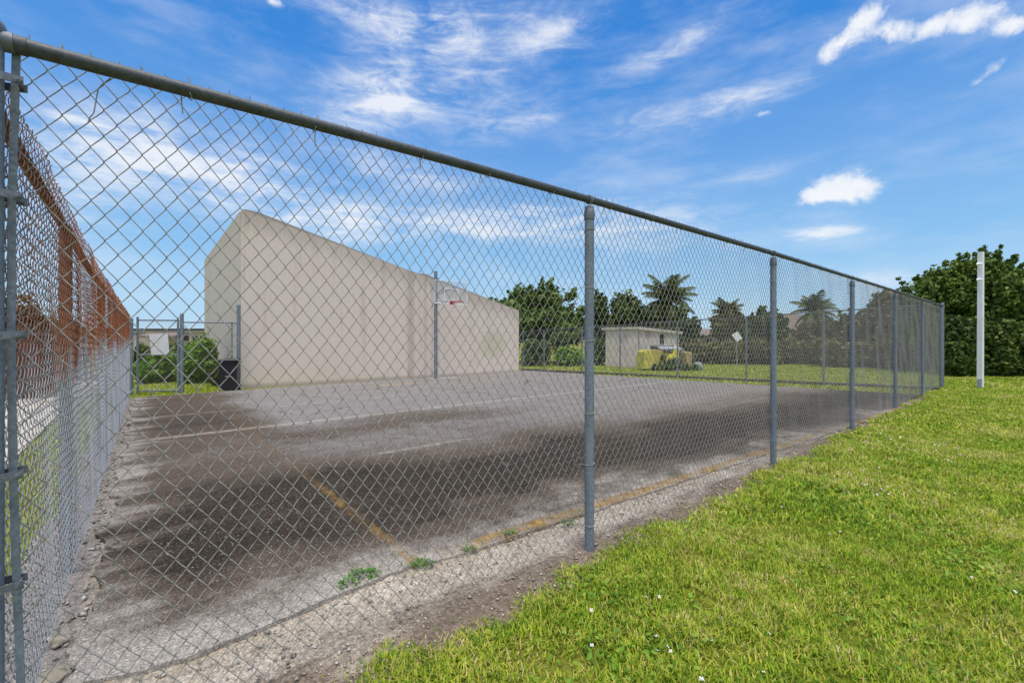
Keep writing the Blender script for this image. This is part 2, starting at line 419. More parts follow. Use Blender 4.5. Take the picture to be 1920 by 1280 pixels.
def stucco(name, col, stain, axis_b):
    m, t = mat(name); p = t.pos(); d = t.vm('SUBTRACT', p, tuple(C0))
    s = t.vm('DOT_PRODUCT', d, tuple(RV)); s2 = t.vm('DOT_PRODUCT', d, tuple(LV)); z = t.xyz(p)[2]
    q = t.comb(s, s2, z)
    v = t.noise(t.map(q, scale=(1.6,1.6,.10)), 1.7, 5, .65)
    cl = t.noise(q, .55, 4, .6)
    c = t.mix(t.step(v, .52, .80), col, stain)
    c = t.mix(t.m('MULTIPLY', t.step(cl, .45, .75), .35), c, (col[0]*.86, col[1]*.84, col[2]*.80))
    # rain drips below the sloping coping and a darker brown foot
    if axis_b:
        zt = t.m('MULTIPLY_ADD', t.m('SUBTRACT', s, 2.58), -.2545, 5.53)
        dp = t.m('SUBTRACT', zt, z); drip = t.noise(t.map(q, scale=(5,5,.12)), 1.5, 5, .7)
        f = t.m('MULTIPLY', t.step(t.m('ADD', dp, t.m('MULTIPLY', drip, -.9)), .35, -.35), .5)
        c = t.mix(t.m('MULTIPLY', f, .6), c, (.235,.20,.165)); c = t.mix(t.m('MULTIPLY', t.step(dp, .05, .0), .45), c, (.17,.15,.125))
        blk = t.n('ShaderNodeTexBrick'); t.put(blk.inputs['Vector'], t.comb(s, z, 0.0)); blk.inputs['Scale'].default_value = 1.0
        blk.inputs['Brick Width'].default_value = .40; blk.inputs['Row Height'].default_value = .20; blk.inputs['Mortar Size'].default_value = .006; blk.inputs['Mortar Smooth'].default_value = .6
        c = t.mix(t.m('MULTIPLY', blk.outputs['Fac'], .10), c, (.36,.30,.25))
    top = t.m('MULTIPLY', t.step(z, 4.6, 5.6), .28)
    c = t.mix(t.m('MULTIPLY', top, t.noise(q, 3, 4)), c, (.20,.18,.15))
    foot = t.m('MULTIPLY', t.step(t.m('ADD', z, t.m('MULTIPLY', v, .25)), .28, .1), .5)
    c = t.mix(foot, c, (.22,.17,.12))
    if axis_b:
        for (sc_, wd, st) in ((8.15, .22, .38), (8.75, .10, .22), (9.05, .05, .25)):
            f = t.step(t.m('ABSOLUTE', t.m('ADD', t.m('SUBTRACT', s, sc_), t.m('MULTIPLY_ADD', v, .16, -.08))), wd, wd*.2)
            c = t.mix(t.m('MULTIPLY', f, st), c, (.30,.24,.175))
        # pale green mildew patch
        dx = t.m('DIVIDE', t.m('SUBTRACT', s, 11.9), .9); dz = t.m('DIVIDE', t.m('SUBTRACT', z, 1.25), .75)
        rr = t.m('ADD', t.m('MULTIPLY', dx, dx), t.m('MULTIPLY', dz, dz))
        c = t.mix(t.m('MULTIPLY', t.step(rr, 1.0, .0), .45), c, (.46,.45,.24))
    g = t.noise(p, 55, 4, .7)
    c = t.mix(1.0, c, t.ramp(g, [(.3,.90),(.7,1.09)]), 'MULTIPLY')
    t.out(c, .95, 0, t.bump(g, .5, .01), .15); return m
M_STUC = stucco('beige_stucco', (.70,.60,.515), (.52,.425,.345), True)
M_STUC2 = stucco('grey_stucco', (.66,.58,.51), (.51,.44,.37), False)
M_SHED = simple('cream_render', (.73,.62,.55), .9, var=.12, scale=2.5, grime=(.25,.21,.16))
M_ROOFPALE = simple('pale_roof_edge', (.58,.52,.43), .85, var=.12, scale=3, grime=(.3,.25,.2))
M_DARK = simple('dark_opening', (.03,.03,.035), .6, var=.3)
M_BLACK = simple('black_plastic', (.014,.014,.019), .45, var=.2, scale=8, bump=.05, spec=.5)
M_WHITE = simple('white_paint', (.80,.80,.81), .6, var=.07, scale=2.5, grime=(.47,.46,.44))
M_GREYBOX = simple('grey_box', (.33,.35,.36), .6)
M_YELLOW = simple('yellow_paint', (.60,.53,.085), .7, var=.25, scale=4, grime=(.36,.27,.11))
M_ORANGE = simple('faded_orange_paint', (.40,.33,.15), .8, var=.3, scale=5)
M_STEEL = simple('dark_steel', (.09,.09,.10), .6, .3, var=.3)
M_RUBBER = simple('old_rubber', (.03,.03,.032), .9, var=.3)
M_BROWNWOOD = simple('brown_boards', (.105,.042,.030), .85, var=.35, scale=3.5, bump=.4)
M_GREYCAP = simple('grey_brown_cap', (.12,.09,.085), .85)
M_PATH = simple('pale_concrete_path', (.50,.45,.38), .95, var=.15, scale=1.5, bump=.4, grime=(.35,.31,.26))
M_CONC = simple('broken_concrete', (.36,.31,.24), .95, var=.25, scale=7, bump=.8, grime=(.17,.14,.10))
M_KERB = simple('dirty_kerb', (.12,.10,.085), .95, var=.35, scale=3, bump=.4)
M_PAD = simple('concrete_pad', (.31,.29,.27), .95, var=.15, scale=3, bump=.3)
M_RED = simple('red_rim', (.46,.035,.022), .5, var=.15)
M_HOUSE = simple('house_wall', (.50,.44,.38), .9, var=.08, scale=1)
M_PINK = simple('pink_house_wall', (.34,.27,.235), .9, var=.1, scale=1)
M_ROOFT = simple('brown_roof_tiles', (.19,.15,.125), .9, var=.2, scale=3)
M_ROOFRED = simple('faded_red_roof', (.23,.185,.165), .9, var=.15, scale=2)
M_ROOFDARK = simple('dark_roof_edge', (.025,.035,.045), .6)
M_SIGN = simple('weathered_white_sheet', (.62,.62,.64), .7, var=.08, scale=4)
def glassmat():
    m, t = mat('clear_backboard'); tr = t.n('ShaderNodeBsdfTransparent'); gl = t.n('ShaderNodeBsdfGlossy')
    tr.inputs[0].default_value = (.93,.95,.96,1); gl.inputs['Roughness'].default_value = .08
    df = t.n('ShaderNodeBsdfDiffuse'); df.inputs[0].default_value = (.75,.77,.8,1)
    m1 = t.n('ShaderNodeMixShader'); m1.inputs[0].default_value = .05
    t.link(tr.outputs[0], m1.inputs[1]); t.link(gl.outputs[0], m1.inputs[2])
    m2 = t.n('ShaderNodeMixShader'); m2.inputs[0].default_value = .07
    t.link(m1.outputs[0], m2.inputs[1]); t.link(df.outputs[0], m2.inputs[2])
    o = t.n('ShaderNodeOutputMaterial'); t.link(m2.outputs[0], o.inputs[0]); return m
M_GLASS = glassmat()

# ------------------------------------------------------------------ ground
s = MB(); S = 900.0
s.add([(-S,-40,-.04),(S,-40,-.04),(S,S,-.04),(-S,S,-.04)], [(0,1,2,3)])
s.build('lawn_ground', M_LAWN, kind='structure')

EDGE = [(0.0,.60),(.3,.50),(.75,.49),(1.2,.54),(1.56,.585),(1.93,.51),(3.35,.42),(5.0,.33),(6.75,.22),(9.9,.03),(13,-.10),(15.2,-.12)]
def edge_b(a):
    return float(np.interp(a, [e[0] for e in EDGE], [e[1] for e in EDGE]))
def slab():
    pts = []
    a = .03
    while a < 15.2:       # front edge
        pts.append(P(a, edge_b(a)+mnoise.noise((a*3.1, 0, 0))*.03+mnoise.noise((a*11, 5, 0))*.018)); a += .06
    E = gnd(1755, 742); W = gnd(976, 694)
    pts.append(E); pts.append((W[0]+.1, W[1]+.15, 0.0)); pts.append(P(13.3, 14.0)); pts.append(P(.14, 12.75))
    b = 12.6
    while b > .66:        # left edge, broken
        jag = mnoise.noise((b*1.7, 3, 1))*.10+mnoise.noise((b*5.3, 9, 2))*.085+mnoise.noise((b*15, 4, 2))*.03
        pts.append(P(.085+jag, b)); b -= .05
    m = MB(); n = len(pts)
    top = [(x,y,0.0) for x,y,_ in pts]; bot = [(x+ (0.5-random.random())*.02, y+(0.5-random.random())*.02, -.10) for x,y,_ in pts]
    m.add(top+bot, [tuple(range(n))]+[(i, n+i, n+(i+1)%n, (i+1)%n) for i in range(n)])
    o = m.build('court_pavement', M_ASPH, kind='structure')
slab()

def gravel():
    vs = []; fs = []
    def grid(a0,a1,na,b0f,b1f,nb,lift):
        base = len(vs)
        for i in range(na+1):
            a = a0+(a1-a0)*i/na
            for j in range(nb+1):
                b0, b1 = b0f(a), b1f(a); b = b0+(b1-b0)*j/nb
                z = lift + mnoise.noise((a*2.2,b*3,0))*.016+mnoise.noise((a*9,b*9,3))*.009+mnoise.noise((a*26,b*26,7))*.006
                edge = min(j, nb-j)/3.0
                vs.append(P(a,b,z-(.02 if edge < .3 else 0)))
        for i in range(na):
            for j in range(nb):
                q = base+i*(nb+1)+j; fs.append((q,q+nb+1,q+nb+2,q+1))
    grid(-.35,16.0,420,lambda a:-.30+.012*a,lambda a:max(edge_b(a)+.06,.14),26,-.022)
    me = bpy.data.meshes.new('gravel_strip'); me.from_pydata(vs,[],fs)
    link_mesh('gravel_strip', me, M_GRAVEL, None, 'structure', True)
    vs.clear(); fs.clear()
    def grid2():
        na, nb = 10, 260
        for i in range(na+1):
            a = -.30+.5*i/na
            for j in range(nb+1):
                b = .35+12.6*j/nb; aj = a + mnoise.noise((b*1.3, a, 4))*.08*(1 if i == 0 else 0)
                z = -.030+mnoise.noise((a*6,b*4,0))*.012+mnoise.noise((a*22,b*22,7))*.007
                vs.append(P(aj,b,z))
        for i in range(na):
            for j in range(nb):
                q = i*(nb+1)+j; fs.append((q,q+nb+1,q+nb+2,q+1))
    grid2()
    me = bpy.data.meshes.new('dirt_strip'); me.from_pydata(vs,[],fs)
    link_mesh('dirt_strip', me, M_GRAVEL, None, 'structure', True)
gravel()

# pale path beyond the left fence
m = MB()
for q in [(-2.35, 1.5, -.98, 20)]:
    a0,b0,a1,b1 = q
    m.add([P(a0,b0,-.028),P(a1,b0,-.028),P(a1,b1,-.028),P(a0,b1,-.028)], [(0,1,2,3)])
m.build('footpath', M_PATH, kind='structure')

# pebbles (uncountable)
def pebbles():
    base = np.array([(1,0,0),(-1,0,0),(0,1,0),(0,-1,0),(0,0,1),(0,0,-1)], float)
    fc = np.array([(0,2,4),(2,1,4),(1,3,4),(3,0,4),(2,0,5),(1,2,5),(3,1,5),(0,3,5)])
    n = 6500; V = []; Fs = []
    a = np.concatenate([rng.uniform(-.2,5,int(n*.55)), rng.uniform(4,16,n-int(n*.55))])
    for i in range(n):
        eb = edge_b(a[i])
        if i % 9 == 0: b = rng.uniform(eb, eb+2.2); z = .0; r = rng.uniform(.003,.006)
        elif i % 7 == 0 and a[i] < 6: 
            bb = rng.uniform(.5, 9); aa = rng.uniform(-.2,.08); 
            a[i] = aa; b = bb; z = -.02; r = rng.uniform(.006,.02)
        else: b = rng.uniform(-.22, eb+.02); z = -.016; r = rng.choice([rng.uniform(.003,.007), rng.uniform(.006,.012), rng.uniform(.010,.018)], p=[.74,.23,.03])
        sc_ = np.array([rng.uniform(.7,1.4), rng.uniform(.7,1.3), rng.uniform(.45,.8)])*r
        an = rng.uniform(0, 6.28); ca, sa = math.cos(an), math.sin(an)
        v = (base+rng.normal(0,.18,base.shape))*sc_
        v = np.stack([v[:,0]*ca-v[:,1]*sa, v[:,0]*sa+v[:,1]*ca, v[:,2]], 1)
        p = np.array(P(a[i], b, z+r*.2))
        V.append(v+p); Fs.append(fc+6*i)
    me = np_mesh('pebbles', np.concatenate(V), np.concatenate(Fs))
    o = link_mesh('pebbles', me, M_PEBBLE, None, 'stuff', True)
    o['label'] = 'small pale pebbles and shell bits scattered along the foot of the fence'
pebbles()

# ------------------------------------------------------------------ grass
def blades(xy, L, W, lean, z0):
    n = len(xy); an = rng.uniform(0, 2*np.pi, n); ln = (1-rng.uniform(0,1,n)**1.6*.75)*lean
    d = np.stack([np.cos(an), np.sin(an)], 1); sd = np.stack([-d[:,1], d[:,0]], 1)
    L = L*rng.uniform(.55, 1.3, n); W = W*rng.uniform(.6, 1.3, n)
    V = np.zeros((n, 5, 3))
    for k, (f, wf) in enumerate(((0,.9),(.55,1.0),(1.0,0))):
        out = d*(L*ln*f**1.6)[:,None]; z = z0 + L*np.sqrt(np.maximum(1-ln**2*.8, .1))*(f-.25*f*f*ln)
        if k < 2:
            V[:,2*k,:2] = xy+out-sd*(W*wf/2)[:,None]; V[:,2*k+1,:2] = xy+out+sd*(W*wf/2)[:,None]
            V[:,2*k,2] = z; V[:,2*k+1,2] = z
        else:
            V[:,4,:2] = xy+out; V[:,4,2] = z
    idx = np.arange(n)*5
    T = np.stack([np.stack([idx,idx+1,idx+3],1), np.stack([idx,idx+3,idx+2],1), np.stack([idx+2,idx+3,idx+4],1)],1).reshape(-1,3)
    return V.reshape(-1,3), T
def edge_noise(a):
    return -.175+.013*a+.06*np.sin(a*2.3+.5)+.05*np.sin(a*6.1)+.03*np.sin(a*15.7+1)
def grass():
    Vs = []; Ts = []; off = 0
    def put(V, T):
        nonlocal off
        Vs.append(V); Ts.append(T+off); off += len(V)
    def region(n, amin, amax, bmin, L, W, ymin, ymax):
        a = rng.uniform(amin, amax, n); b = rng.uniform(bmin, 0.05, n)
        jitter = rng.exponential(.035, n)
        k = b < edge_noise(a)+jitter-.02
        a, b = a[k], b[k]
        xy = C0[:2]+a[:,None]*RV[:2]+b[:,None]*LV[:2]
        u = xy[:,0]/np.maximum(xy[:,1], .3)
        k = (xy[:,1] > ymin) & (xy[:,1] <= ymax) & (np.abs(u) < 1.45)
        xy = xy[k]; 
        if len(xy) == 0: return
        cl = np.array([mnoise.noise((x*3.1, y*3.1, 0)) for x, y in xy])
        keep = rng.uniform(0,1,len(xy)) < .74+cl*.8
        xy, cl = xy[keep], cl[keep]
        V, T = blades(xy, L*(1+.35*cl), W, .95, -.026); put(V, T)
    region(1000000, -.2, 9, -7, .046, .0062, 1.2, 3.6)
    region(900000, 1, 14, -9, .055, .010, 3.6, 7.0)
    region(420000, 4, 20, -10, .06, .017, 7.0, 13)
    region(150000, 9, 34, -16, .07, .034, 13, 24)
    # beyond the end fence and outside the left fence
    def patch(n, x0, x1, y0, y1, L, W, test):
        xy = np.stack([rng.uniform(x0,x1,n), rng.uniform(y0,y1,n)], 1)
        A = (xy-C0[:2])@RV[:2]; B = (xy-C0[:2])@LV[:2]
        xy = xy[test(A,B,xy)]
        V, T = blades(xy, L, W, .9, -.045); put(V, T)
    E = np.array(gnd(1755,742)[:2]); Wp = np.array(gnd(976,694)[:2]); dn = np.array([-(E-Wp)[1], (E-Wp)[0]]); dn /= np.linalg.norm(dn)
    if dn[1] < 0: dn = -dn
    patch(150000, 0, 22, 12, 30, .08, .03, lambda A,B,xy: ((xy-Wp)@dn > .35) & (A < 40) & ((A > 13.5) | (B > 14.5)) )
    patch(70000, -14, -1.5, 1, 13, .06, .010, lambda A,B,xy: (A < -.26+.05*np.sin(B*5)) & (A > -1.0+.04*np.sin(B*7)) & (B > .3))
    patch(30000, -16, -8, 11.5, 17, .07, .02, lambda A,B,xy: (B > 12.8) & (A < 2.6) & (A > -1))
    V = np.concatenate(Vs); T = np.concatenate(Ts)
    me = np_mesh('grass', V, T); o = link_mesh('grass', me, M_GRASS, None, 'stuff')
    o['label'] = 'yellow green mown lawn grass around the fenced court'
    # broad leaf clumps
    n = 42000; a = rng.uniform(.2, 9, n); b = rng.uniform(-6, -.12, n)
    xy = C0[:2]+a[:,None]*RV[:2]+b[:,None]*LV[:2]
    cl = np.array([mnoise.noise((x*1.1+9, y*1.1, 2)) for x, y in xy])
    k = (cl > rng.uniform(-.15,.45,n)) & (b < edge_noise(a)) & (xy[:,1] > 1.3); xy = xy[k]; n = len(xy)
    an = np.arange(6)*np.pi/3; rad = rng.uniform(.007,.015,n)
    tilt = rng.normal(0,.5,(n,2)); ph = rng.uniform(0,6.28,n)
    V = np.zeros((n,6,3)); z = rng.uniform(-.022,.012,n)
    for j in range(6):
        dx = np.cos(an[j]+ph)*rad*(1.25 if j % 3 == 0 else .9); dy = np.sin(an[j]+ph)*rad*(1.25 if j % 3 == 0 else .9)
        V[:,j,0] = xy[:,0]+dx; V[:,j,1] = xy[:,1]+dy; V[:,j,2] = z+dx*tilt[:,0]+dy*tilt[:,1]
    me = np_mesh('clover', V.reshape(-1,3), np.arange(n*6).reshape(-1,6))
    o = link_mesh('clover', me, M_CLOVER, None, 'stuff'); o['label'] = 'low broad leaved weeds growing among the lawn grass'
    # small white flowers
    n = 1200; a = rng.uniform(1.4, 10, n); b = rng.uniform(-5, -.3, n)
    xy = C0[:2]+a[:,None]*RV[:2]+b[:,None]*LV[:2]
    cl = np.array([mnoise.noise((x*.8+2, y*.8, 6)) for x, y in xy]); k = (cl > rng.uniform(-.1,.55,n)) & (xy[:,1] > 1.4); xy = xy[k]; n = len(xy)
    V = []; Fc = []
    for i in range(n):
        r = rng.uniform(.006,.010)*(1+.08*xy[i,1]); z = rng.uniform(.0,.012); ph = rng.uniform(0,6.28); tx, ty = rng.normal(0,.35,2)
        for j in range(4):
            t = ph+j*np.pi/2
            for (rr, da) in ((0,0),(.8,-.5),(1.1,0),(.8,.5)):
                dx, dy = r*rr*math.cos(t+da), r*rr*math.sin(t+da)
                V.append((xy[i,0]+dx, xy[i,1]+dy, z+dx*tx+dy*ty))
            q = len(V)-4; Fc.append((q,q+1,q+2,q+3))
    me = np_mesh('lawn_flowers', np.array(V), np.array(Fc))
    o = link_mesh('lawn_flowers', me, M_FLOWER, None, 'stuff'); o['label'] = 'tiny white flowers dotted over the lawn'
grass()

# ------------------------------------------------------------------ chain link fabric
def chain_link(name, mtl, parent, O, D, N, length, z0f, z1f, dxw, dv, r, dep, sides=4, fr=(0,.2,.8), wob=.012, spike=.03, zref=None):
    """vertical zigzag wires hooked into each other; O origin, D direction, N normal (towards the far side)"""
    O = np.array(O, float); D = np.array(D, float); N = np.array(N, float)
    nw = int(length/dxw); i = np.arange(nw)
    s0 = (i+.5)*dxw
    zb = np.array([z0f(x) for x in s0]); zt = np.array([z1f(x) for x in s0])
    K = int(round((np.mean(zt)-np.mean(zb))/(dv/2)))
    amp = dxw/2+r*.75
    pts_s = []; pts_z = []; pts_d = []
    kk = np.arange(K)
    for k in range(K+1):
        sg = np.where((k+i) % 2 == 0, 1.0, -1.0)
        for f in (fr if k < K else (0,)):
            q = (k+f)/K
            sx = s0+amp*sg*(1-2*f)
            de = -sg*dep*(0 if f == 0 else 1)
            pts_s.append(sx); pts_z.append(zb+(zt-zb)*q); pts_d.append(de)
    if spike:
        sg = np.where((K+i) % 2 == 0, 1.0, -1.0)
        for e, (dz, ds) in enumerate(((.010,-.004),(spike,.006))):
            jit = rng.uniform(.6, 1.25, nw) if e else 1.0
            pts_s.append(s0+amp*sg+ds*sg*rng.uniform(-1,1.2,nw)); pts_z.append(zt+dz*jit); pts_d.append(np.zeros(nw)+rng.normal(0,.003,nw))
    Sx = np.stack(pts_s,1); Z = np.stack(pts_z,1); Dp = np.stack(pts_d,1)
    g = rng.uniform(0,6.28,6)
    wobble = np.abs(wob*(.6*np.sin(1.7*Sx+.9*Z+g[0])+.5*np.sin(3.9*Sx-1.7*Z+g[1])+.3*np.sin(8*Sx+5*Z+g[2])))
    Z2 = Z+.004*np.sin(2.7*Sx+g[3])+.0035*np.sin(9*Sx+3*Z+g[4])+.0012*np.sin(41*Sx+23*Z)
    Sx2 = Sx+.004*np.sin(2.2*Z+1.3*Sx+g[5])+.002*np.sin(7.3*Z+5*Sx)
    Pt = O+Sx2[...,None]*D+(Dp+wobble)[...,None]*N+Z2[...,None]*np.array([0,0,1.0])
    T = np.empty_like(Pt); T[:,1:-1] = Pt[:,2:]-Pt[:,:-2]; T[:,0] = Pt[:,1]-Pt[:,0]; T[:,-1] = Pt[:,-1]-Pt[:,-2]
    T /= np.linalg.norm(T,axis=2,keepdims=True)
    e1 = np.cross(T, N); e1 /= np.linalg.norm(e1,axis=2,keepdims=True); e2 = np.cross(T, e1)
    npt = Pt.shape[1]
    V = np.empty((nw,npt,sides,3),np.float32)
    for j in range(sides):
        an = 2*math.pi*(j+.5)/sides; V[:,:,j] = Pt+(e1*math.cos(an)+e2*math.sin(an))*r
    off = wloc(parent); V -= np.array(off, np.float32)
    base = (np.arange(nw)[:,None,None]*npt+np.arange(npt-1)[None,:,None])*sides
    j = np.arange(sides)[None,None,:]; jn = (j+1) % sides
    Fc = np.stack([base+j, base+jn, base+sides+jn, base+sides+j],-1).reshape(-1,4)
    me = np_mesh(name, V.reshape(-1,3), Fc)
    return link_mesh(name, me, mtl, parent, None, True)

# ---- the front fence
a_end = onfence(1767); 
POST_PX = [1105,1450,1598,1679,1730]
RAIL = [(onfence(-22),2.443),(onfence(1105),2.505),(onfence(1450),2.53),(a_end,2.53)]
def rail_z(a): return float(np.interp(a,[q[0] for q in RAIL],[q[1] for q in RAIL]))
ff = thing('chain_link_fence','long galvanised chain link fence with grey top rail beside the green lawn','fence',P(0,0,0))
a_c = onfence(-22)
PR = .034
def line_post(a, ztop, parent, r=PR, mtl=M_POST, z0=-.12):
    m = MB(); m.tube([P(a,0,z0),P(a,0,ztop)], r, 20); return m.build('post', mtl, parent, smooth=True)
for px in POST_PX:
    a = onfence(px); zt = rail_z(a)
    lean = 0
    line_post(a, zt-.055, ff)
    # loop cap: sleeve, neck and eye round the rail
    m = MB(); c = P(a,0,0)
    m.lathe((c[0],c[1],zt-.145), [(PR+.004,0),(PR+.0045,.002),(PR+.0045,.052),(PR+.001,.07),(PR-.008,.085),(PR-.016,.10)], 20)
    m.build('post_cap', M_FITT, ff, smooth=True)
    m = MB()
    m.ring((c[0],c[1],zt), RV, .0285, .006, 20, 8, 2.6)
    m.build('rail_eye', M_FITT, ff, smooth=True)
# end post with dome cap, close brace post next to it
line_post(a_end, 2.57, ff, .042)
m = MB(); m.lathe((*P(a_end,0)[:2],2.55), [(.046,0),(.047,.03),(.040,.055),(.02,.072),(.003,.078)], 18); m.build('post_cap', M_FITT, ff, smooth=True)
line_post(a_end-.28, 2.47, ff, .03)
# corner post
line_post(a_c-.012, 2.475, ff, .046)
m = MB(); m.lathe((*P(a_c-.012,0)[:2],2.452), [(.049,0),(.052,.002),(.052,.03),(.046,.045),(.028,.06),(.004,.066)], 20); m.build('post_cap', M_FITT, ff, smooth=True)
# top rail
n_r = 60; pts = []
for i in range(n_r+1):
    a = a_c+(a_end-a_c)*i/n_r
    pts.append(P(a, 0, rail_z(a)+.006*math.sin(math.pi*min(1,max(0,(a-a_c)/(2.8))))))
m = MB(); m.tube(pts, .0255, 20); m.build('top_rail', M_RAIL, ff, smooth=True)
m = MB()
a0 = onfence(52); m.tube([P(a_c+.03,0,rail_z(a_c+.03)),P(a0,0,rail_z(a0)+.0005)], .0285, 20); m.build('rail_sleeve', M_RAIL, ff, smooth=True)
m = MB(); a1 = a0-.03
m.tube([P(a_c+.02,0,rail_z(a_c)+.0),P(a_c+.055,0,rail_z(a_c)+.002)], .031, 18); m.build('rail_cup', M_FITT, ff, smooth=True)
# fabric on the court side of the posts
MB0 = PR+.014
chain_link('chain_link_mesh', M_WIRE, ff, P(a_c+.05,MB0,0), RV, LV, a_end-a_c-.09, lambda s:.03, lambda s: rail_z(a_c+s)+.016, .0352, .0955, .00195, .0045, 5, (0,.17,.83), .016, .05)
# tension bar
pl = [(31,96),(23,370),(21,628),(25,888),(32,1093),(40,1300)]
pts = []
for px, py in pl:
    a, z = fence_z(px, py, .02); pts.append((a, z))
m = MB()
for (qa,qz),(ra,rz) in zip(pts[:-1],pts[1:]):
    h = .0095
    m.hexa([P(qa-h,.014,qz),P(qa+h,.014,qz),P(qa+h,.022,qz),P(qa-h,.022,qz),P(ra-h,.014,rz),P(ra+h,.014,rz),P(ra+h,.022,rz),P(ra-h,.022,rz)])
m.build('tension_bar', M_POST, ff)
# tension bands: strap round the corner post reaching past the bar, with a bolt
cpx = P(a_c-.012,0)
for py in (155,370,628,888,1093):
    a, z = fence_z(22, py, .0)
    tilt = random.uniform(-.012,.012)
    m = MB(); loop = []
    for k in range(0,15):
        t = math.pi*(.5+k/14.0)
        loop.append((a_c-.012+.055*math.cos(t), .052*math.sin(t)))
    path = [(a+.030,.030)]+loop+[(a+.030,-.030)]
    hw = .0125
    for (qa,qb),(ra,rb) in zip(path[:-1],path[1:]):
        nx, ny = -(rb-qb), ra-qa; L = math.hypot(nx,ny) or 1; nx, ny = nx/L*.0022, ny/L*.0022
        z_q = z+tilt*(qa-a)/.05; z_r = z+tilt*(ra-a)/.05
        m.hexa([P(qa-nx,qb-ny,z_q-hw),P(ra-nx,rb-ny,z_r-hw),P(ra+nx,rb+ny,z_r-hw),P(qa+nx,qb+ny,z_q-hw),
                P(qa-nx,qb-ny,z_q+hw),P(ra-nx,rb-ny,z_r+hw),P(ra+nx,rb+ny,z_r+hw),P(qa+nx,qb+ny,z_q+hw)])
    bd = m.build('tension_band', M_FITT, ff)
    m = MB(); m.tube([P(a+.018,-.046,z),P(a+.018,.046,z)], .0045, 8); m.tube([P(a+.018,-.042,z),P(a+.018,-.032,z)], .010, 6)
    m.tube([P(a+.018,-.034,z),P(a+.018,-.031,z)], .013, 14)
    m.build('bolt', M_FITT, bd)
# ties on the posts
for px in POST_PX:
    a = onfence(px)
    for z in (.22,.62,1.02,1.42,1.82,2.22):
        z += random.uniform(-.07,.07); tl = random.uniform(-.010,.010); m = MB(); lp = []
        for k in range(15):
            t = -math.pi*.06+ (math.pi*1.12)*k/14
            lp.append(P(a+(PR+.003)*math.cos(t), -(PR+.003)*math.sin(t), z+tl*math.cos(t)))
        lp = [P(a+PR+.008,MB0+.006,z+tl)]+lp+[P(a-PR-.010,MB0+.006,z-tl),P(a-PR-.022,MB0+.004,z-tl-.012)]
        m.tube(lp, .0022, 6); m.build('tie_wire', M_WIRE, ff, smooth=True)
# ties on the rail
a = a_c+.5
while a < a_end-.3:
    z = rail_z(a); m = MB(); lp = []
    sk = random.uniform(-.02,.02)
    for k in range(13):
        t = -2.6+ (math.pi*1.35)*k/12
        lp.append(P(a+sk*math.sin(t), -.0275*math.cos(t+math.pi)*-1 if False else .0285*math.cos(t), z+.0285*math.sin(t)))
    lp.append(P(a+sk+.006,MB0,z-.03)); lp.append(P(a+sk+.01,MB0+.004,z-.055-random.random()*.02))
    m.tube(lp, .0021, 6); m.build('tie_wire', M_WIRE, ff, smooth=True)
    a += random.uniform(.42,.62)
# the loose tie hanging near the corner
lp = []
for px,py in ((208,148),(193,158),(184,168),(180,190),(176,213),(168,222),(165,232)):
    a, z = fence_z(px,py,.03); lp.append(P(a,.026+random.uniform(-.004,.004),z))
m = MB(); m.tube(lp, .0021, 6); m.build('tie_wire', M_WIRE, ff, smooth=True)

# ---- the rusty left fence
LEN_L = 14.25; AL = -.075
lf = thing('chain_link_fence','rusty chain link fence running back, rust red above and grey below','fence',P(AL,0,0))
def lz(s): return float(np.interp(s,[0,.15,.6,1.35,3.6,8,14.3],[2.36,2.315,2.30,2.265,2.16,2.12,2.10]))
chain_link('chain_link_mesh', M_RUSTWIRE, lf, P(AL+.034,-.02,0), LV, RV, LEN_L-.05, lambda s:.02, lambda s: lz(s)+.045, .0352, .0955, .0021, .0062, 4, (0,.2,.8), .012, .018)
m = MB(); m.tube([P(AL,.02+s_,lz(s_)-.03+.004*math.sin(s_*3)) for s_ in np.linspace(0,LEN_L,60)], .024, 12); m.build('top_rail', M_RUSTRAIL, lf, smooth=True)
for s_ in (1.95,4.85,7.95,11.1,14.2):
    m = MB(); m.tube([P(AL,s_,-.1),P(AL,s_,lz(s_)-.05)], .033, 14); m.build('post', M_RUSTPOST, lf, smooth=True)
    m = MB(); m.ring((*P(AL,s_)[:2],lz(s_)-.03), LV, .028, .006, 16, 6, 2.4); m.build('rail_eye', M_RUSTRAIL, lf, smooth=True)

# ---- far end fence
E = np.array(gnd(1764,731)); W = np.array(gnd(976,694))
dE = (E-W); LE = float(np.linalg.norm(dE)); dE = dE/LE; nE = np.array([-dE[1],dE[0],0]); nE = nE if nE[1] > 0 else -nE
ef = thing('chain_link_fence','lower chain link fence closing the far end of the court in front of the shed','fence',tuple(W))
def ez(s): return 1.85+.66*s/LE
for q in (.010,.0878,.2177,.336,.4926,.654,.808,.93):
    m = MB(); p = W+dE*q*LE; zt = ez(q*LE)
    m.tube([(p[0],p[1],-.1),(p[0],p[1],zt-.03)], .032, 12); m.build('post', M_POST, ef, smooth=True)
m = MB(); p0 = W; p1 = W+dE*(LE-.06); m.tube([(p0[0],p0[1],ez(0)),(p1[0],p1[1],ez(LE))], .021, 10); m.build('top_rail', M_RAIL, ef, smooth=True)
chain_link('chain_link_mesh', M_WIRE, ef, tuple(W-nE*.045), dE, -nE, LE-.1, lambda s:.04, lambda s: ez(s)-.01, .0352, .0955, .0017, .004, 3, (0,.5), .01, .0)
m = MB()
for i in range(24):
    q0, q1 = i/24*LE, (i+.985)/24*LE; c = W+dE*(q0+q1)/2+nE*.16; hz = .07+.02*mnoise.noise((i*.7,0,0))
    m.obox((c[0],c[1],hz/2-.03), tuple(dE*(q1-q0)/2), tuple(nE*.09), (0,0,hz/2+.03), .012)
m.build('kerb', M_KERB, kind='structure')

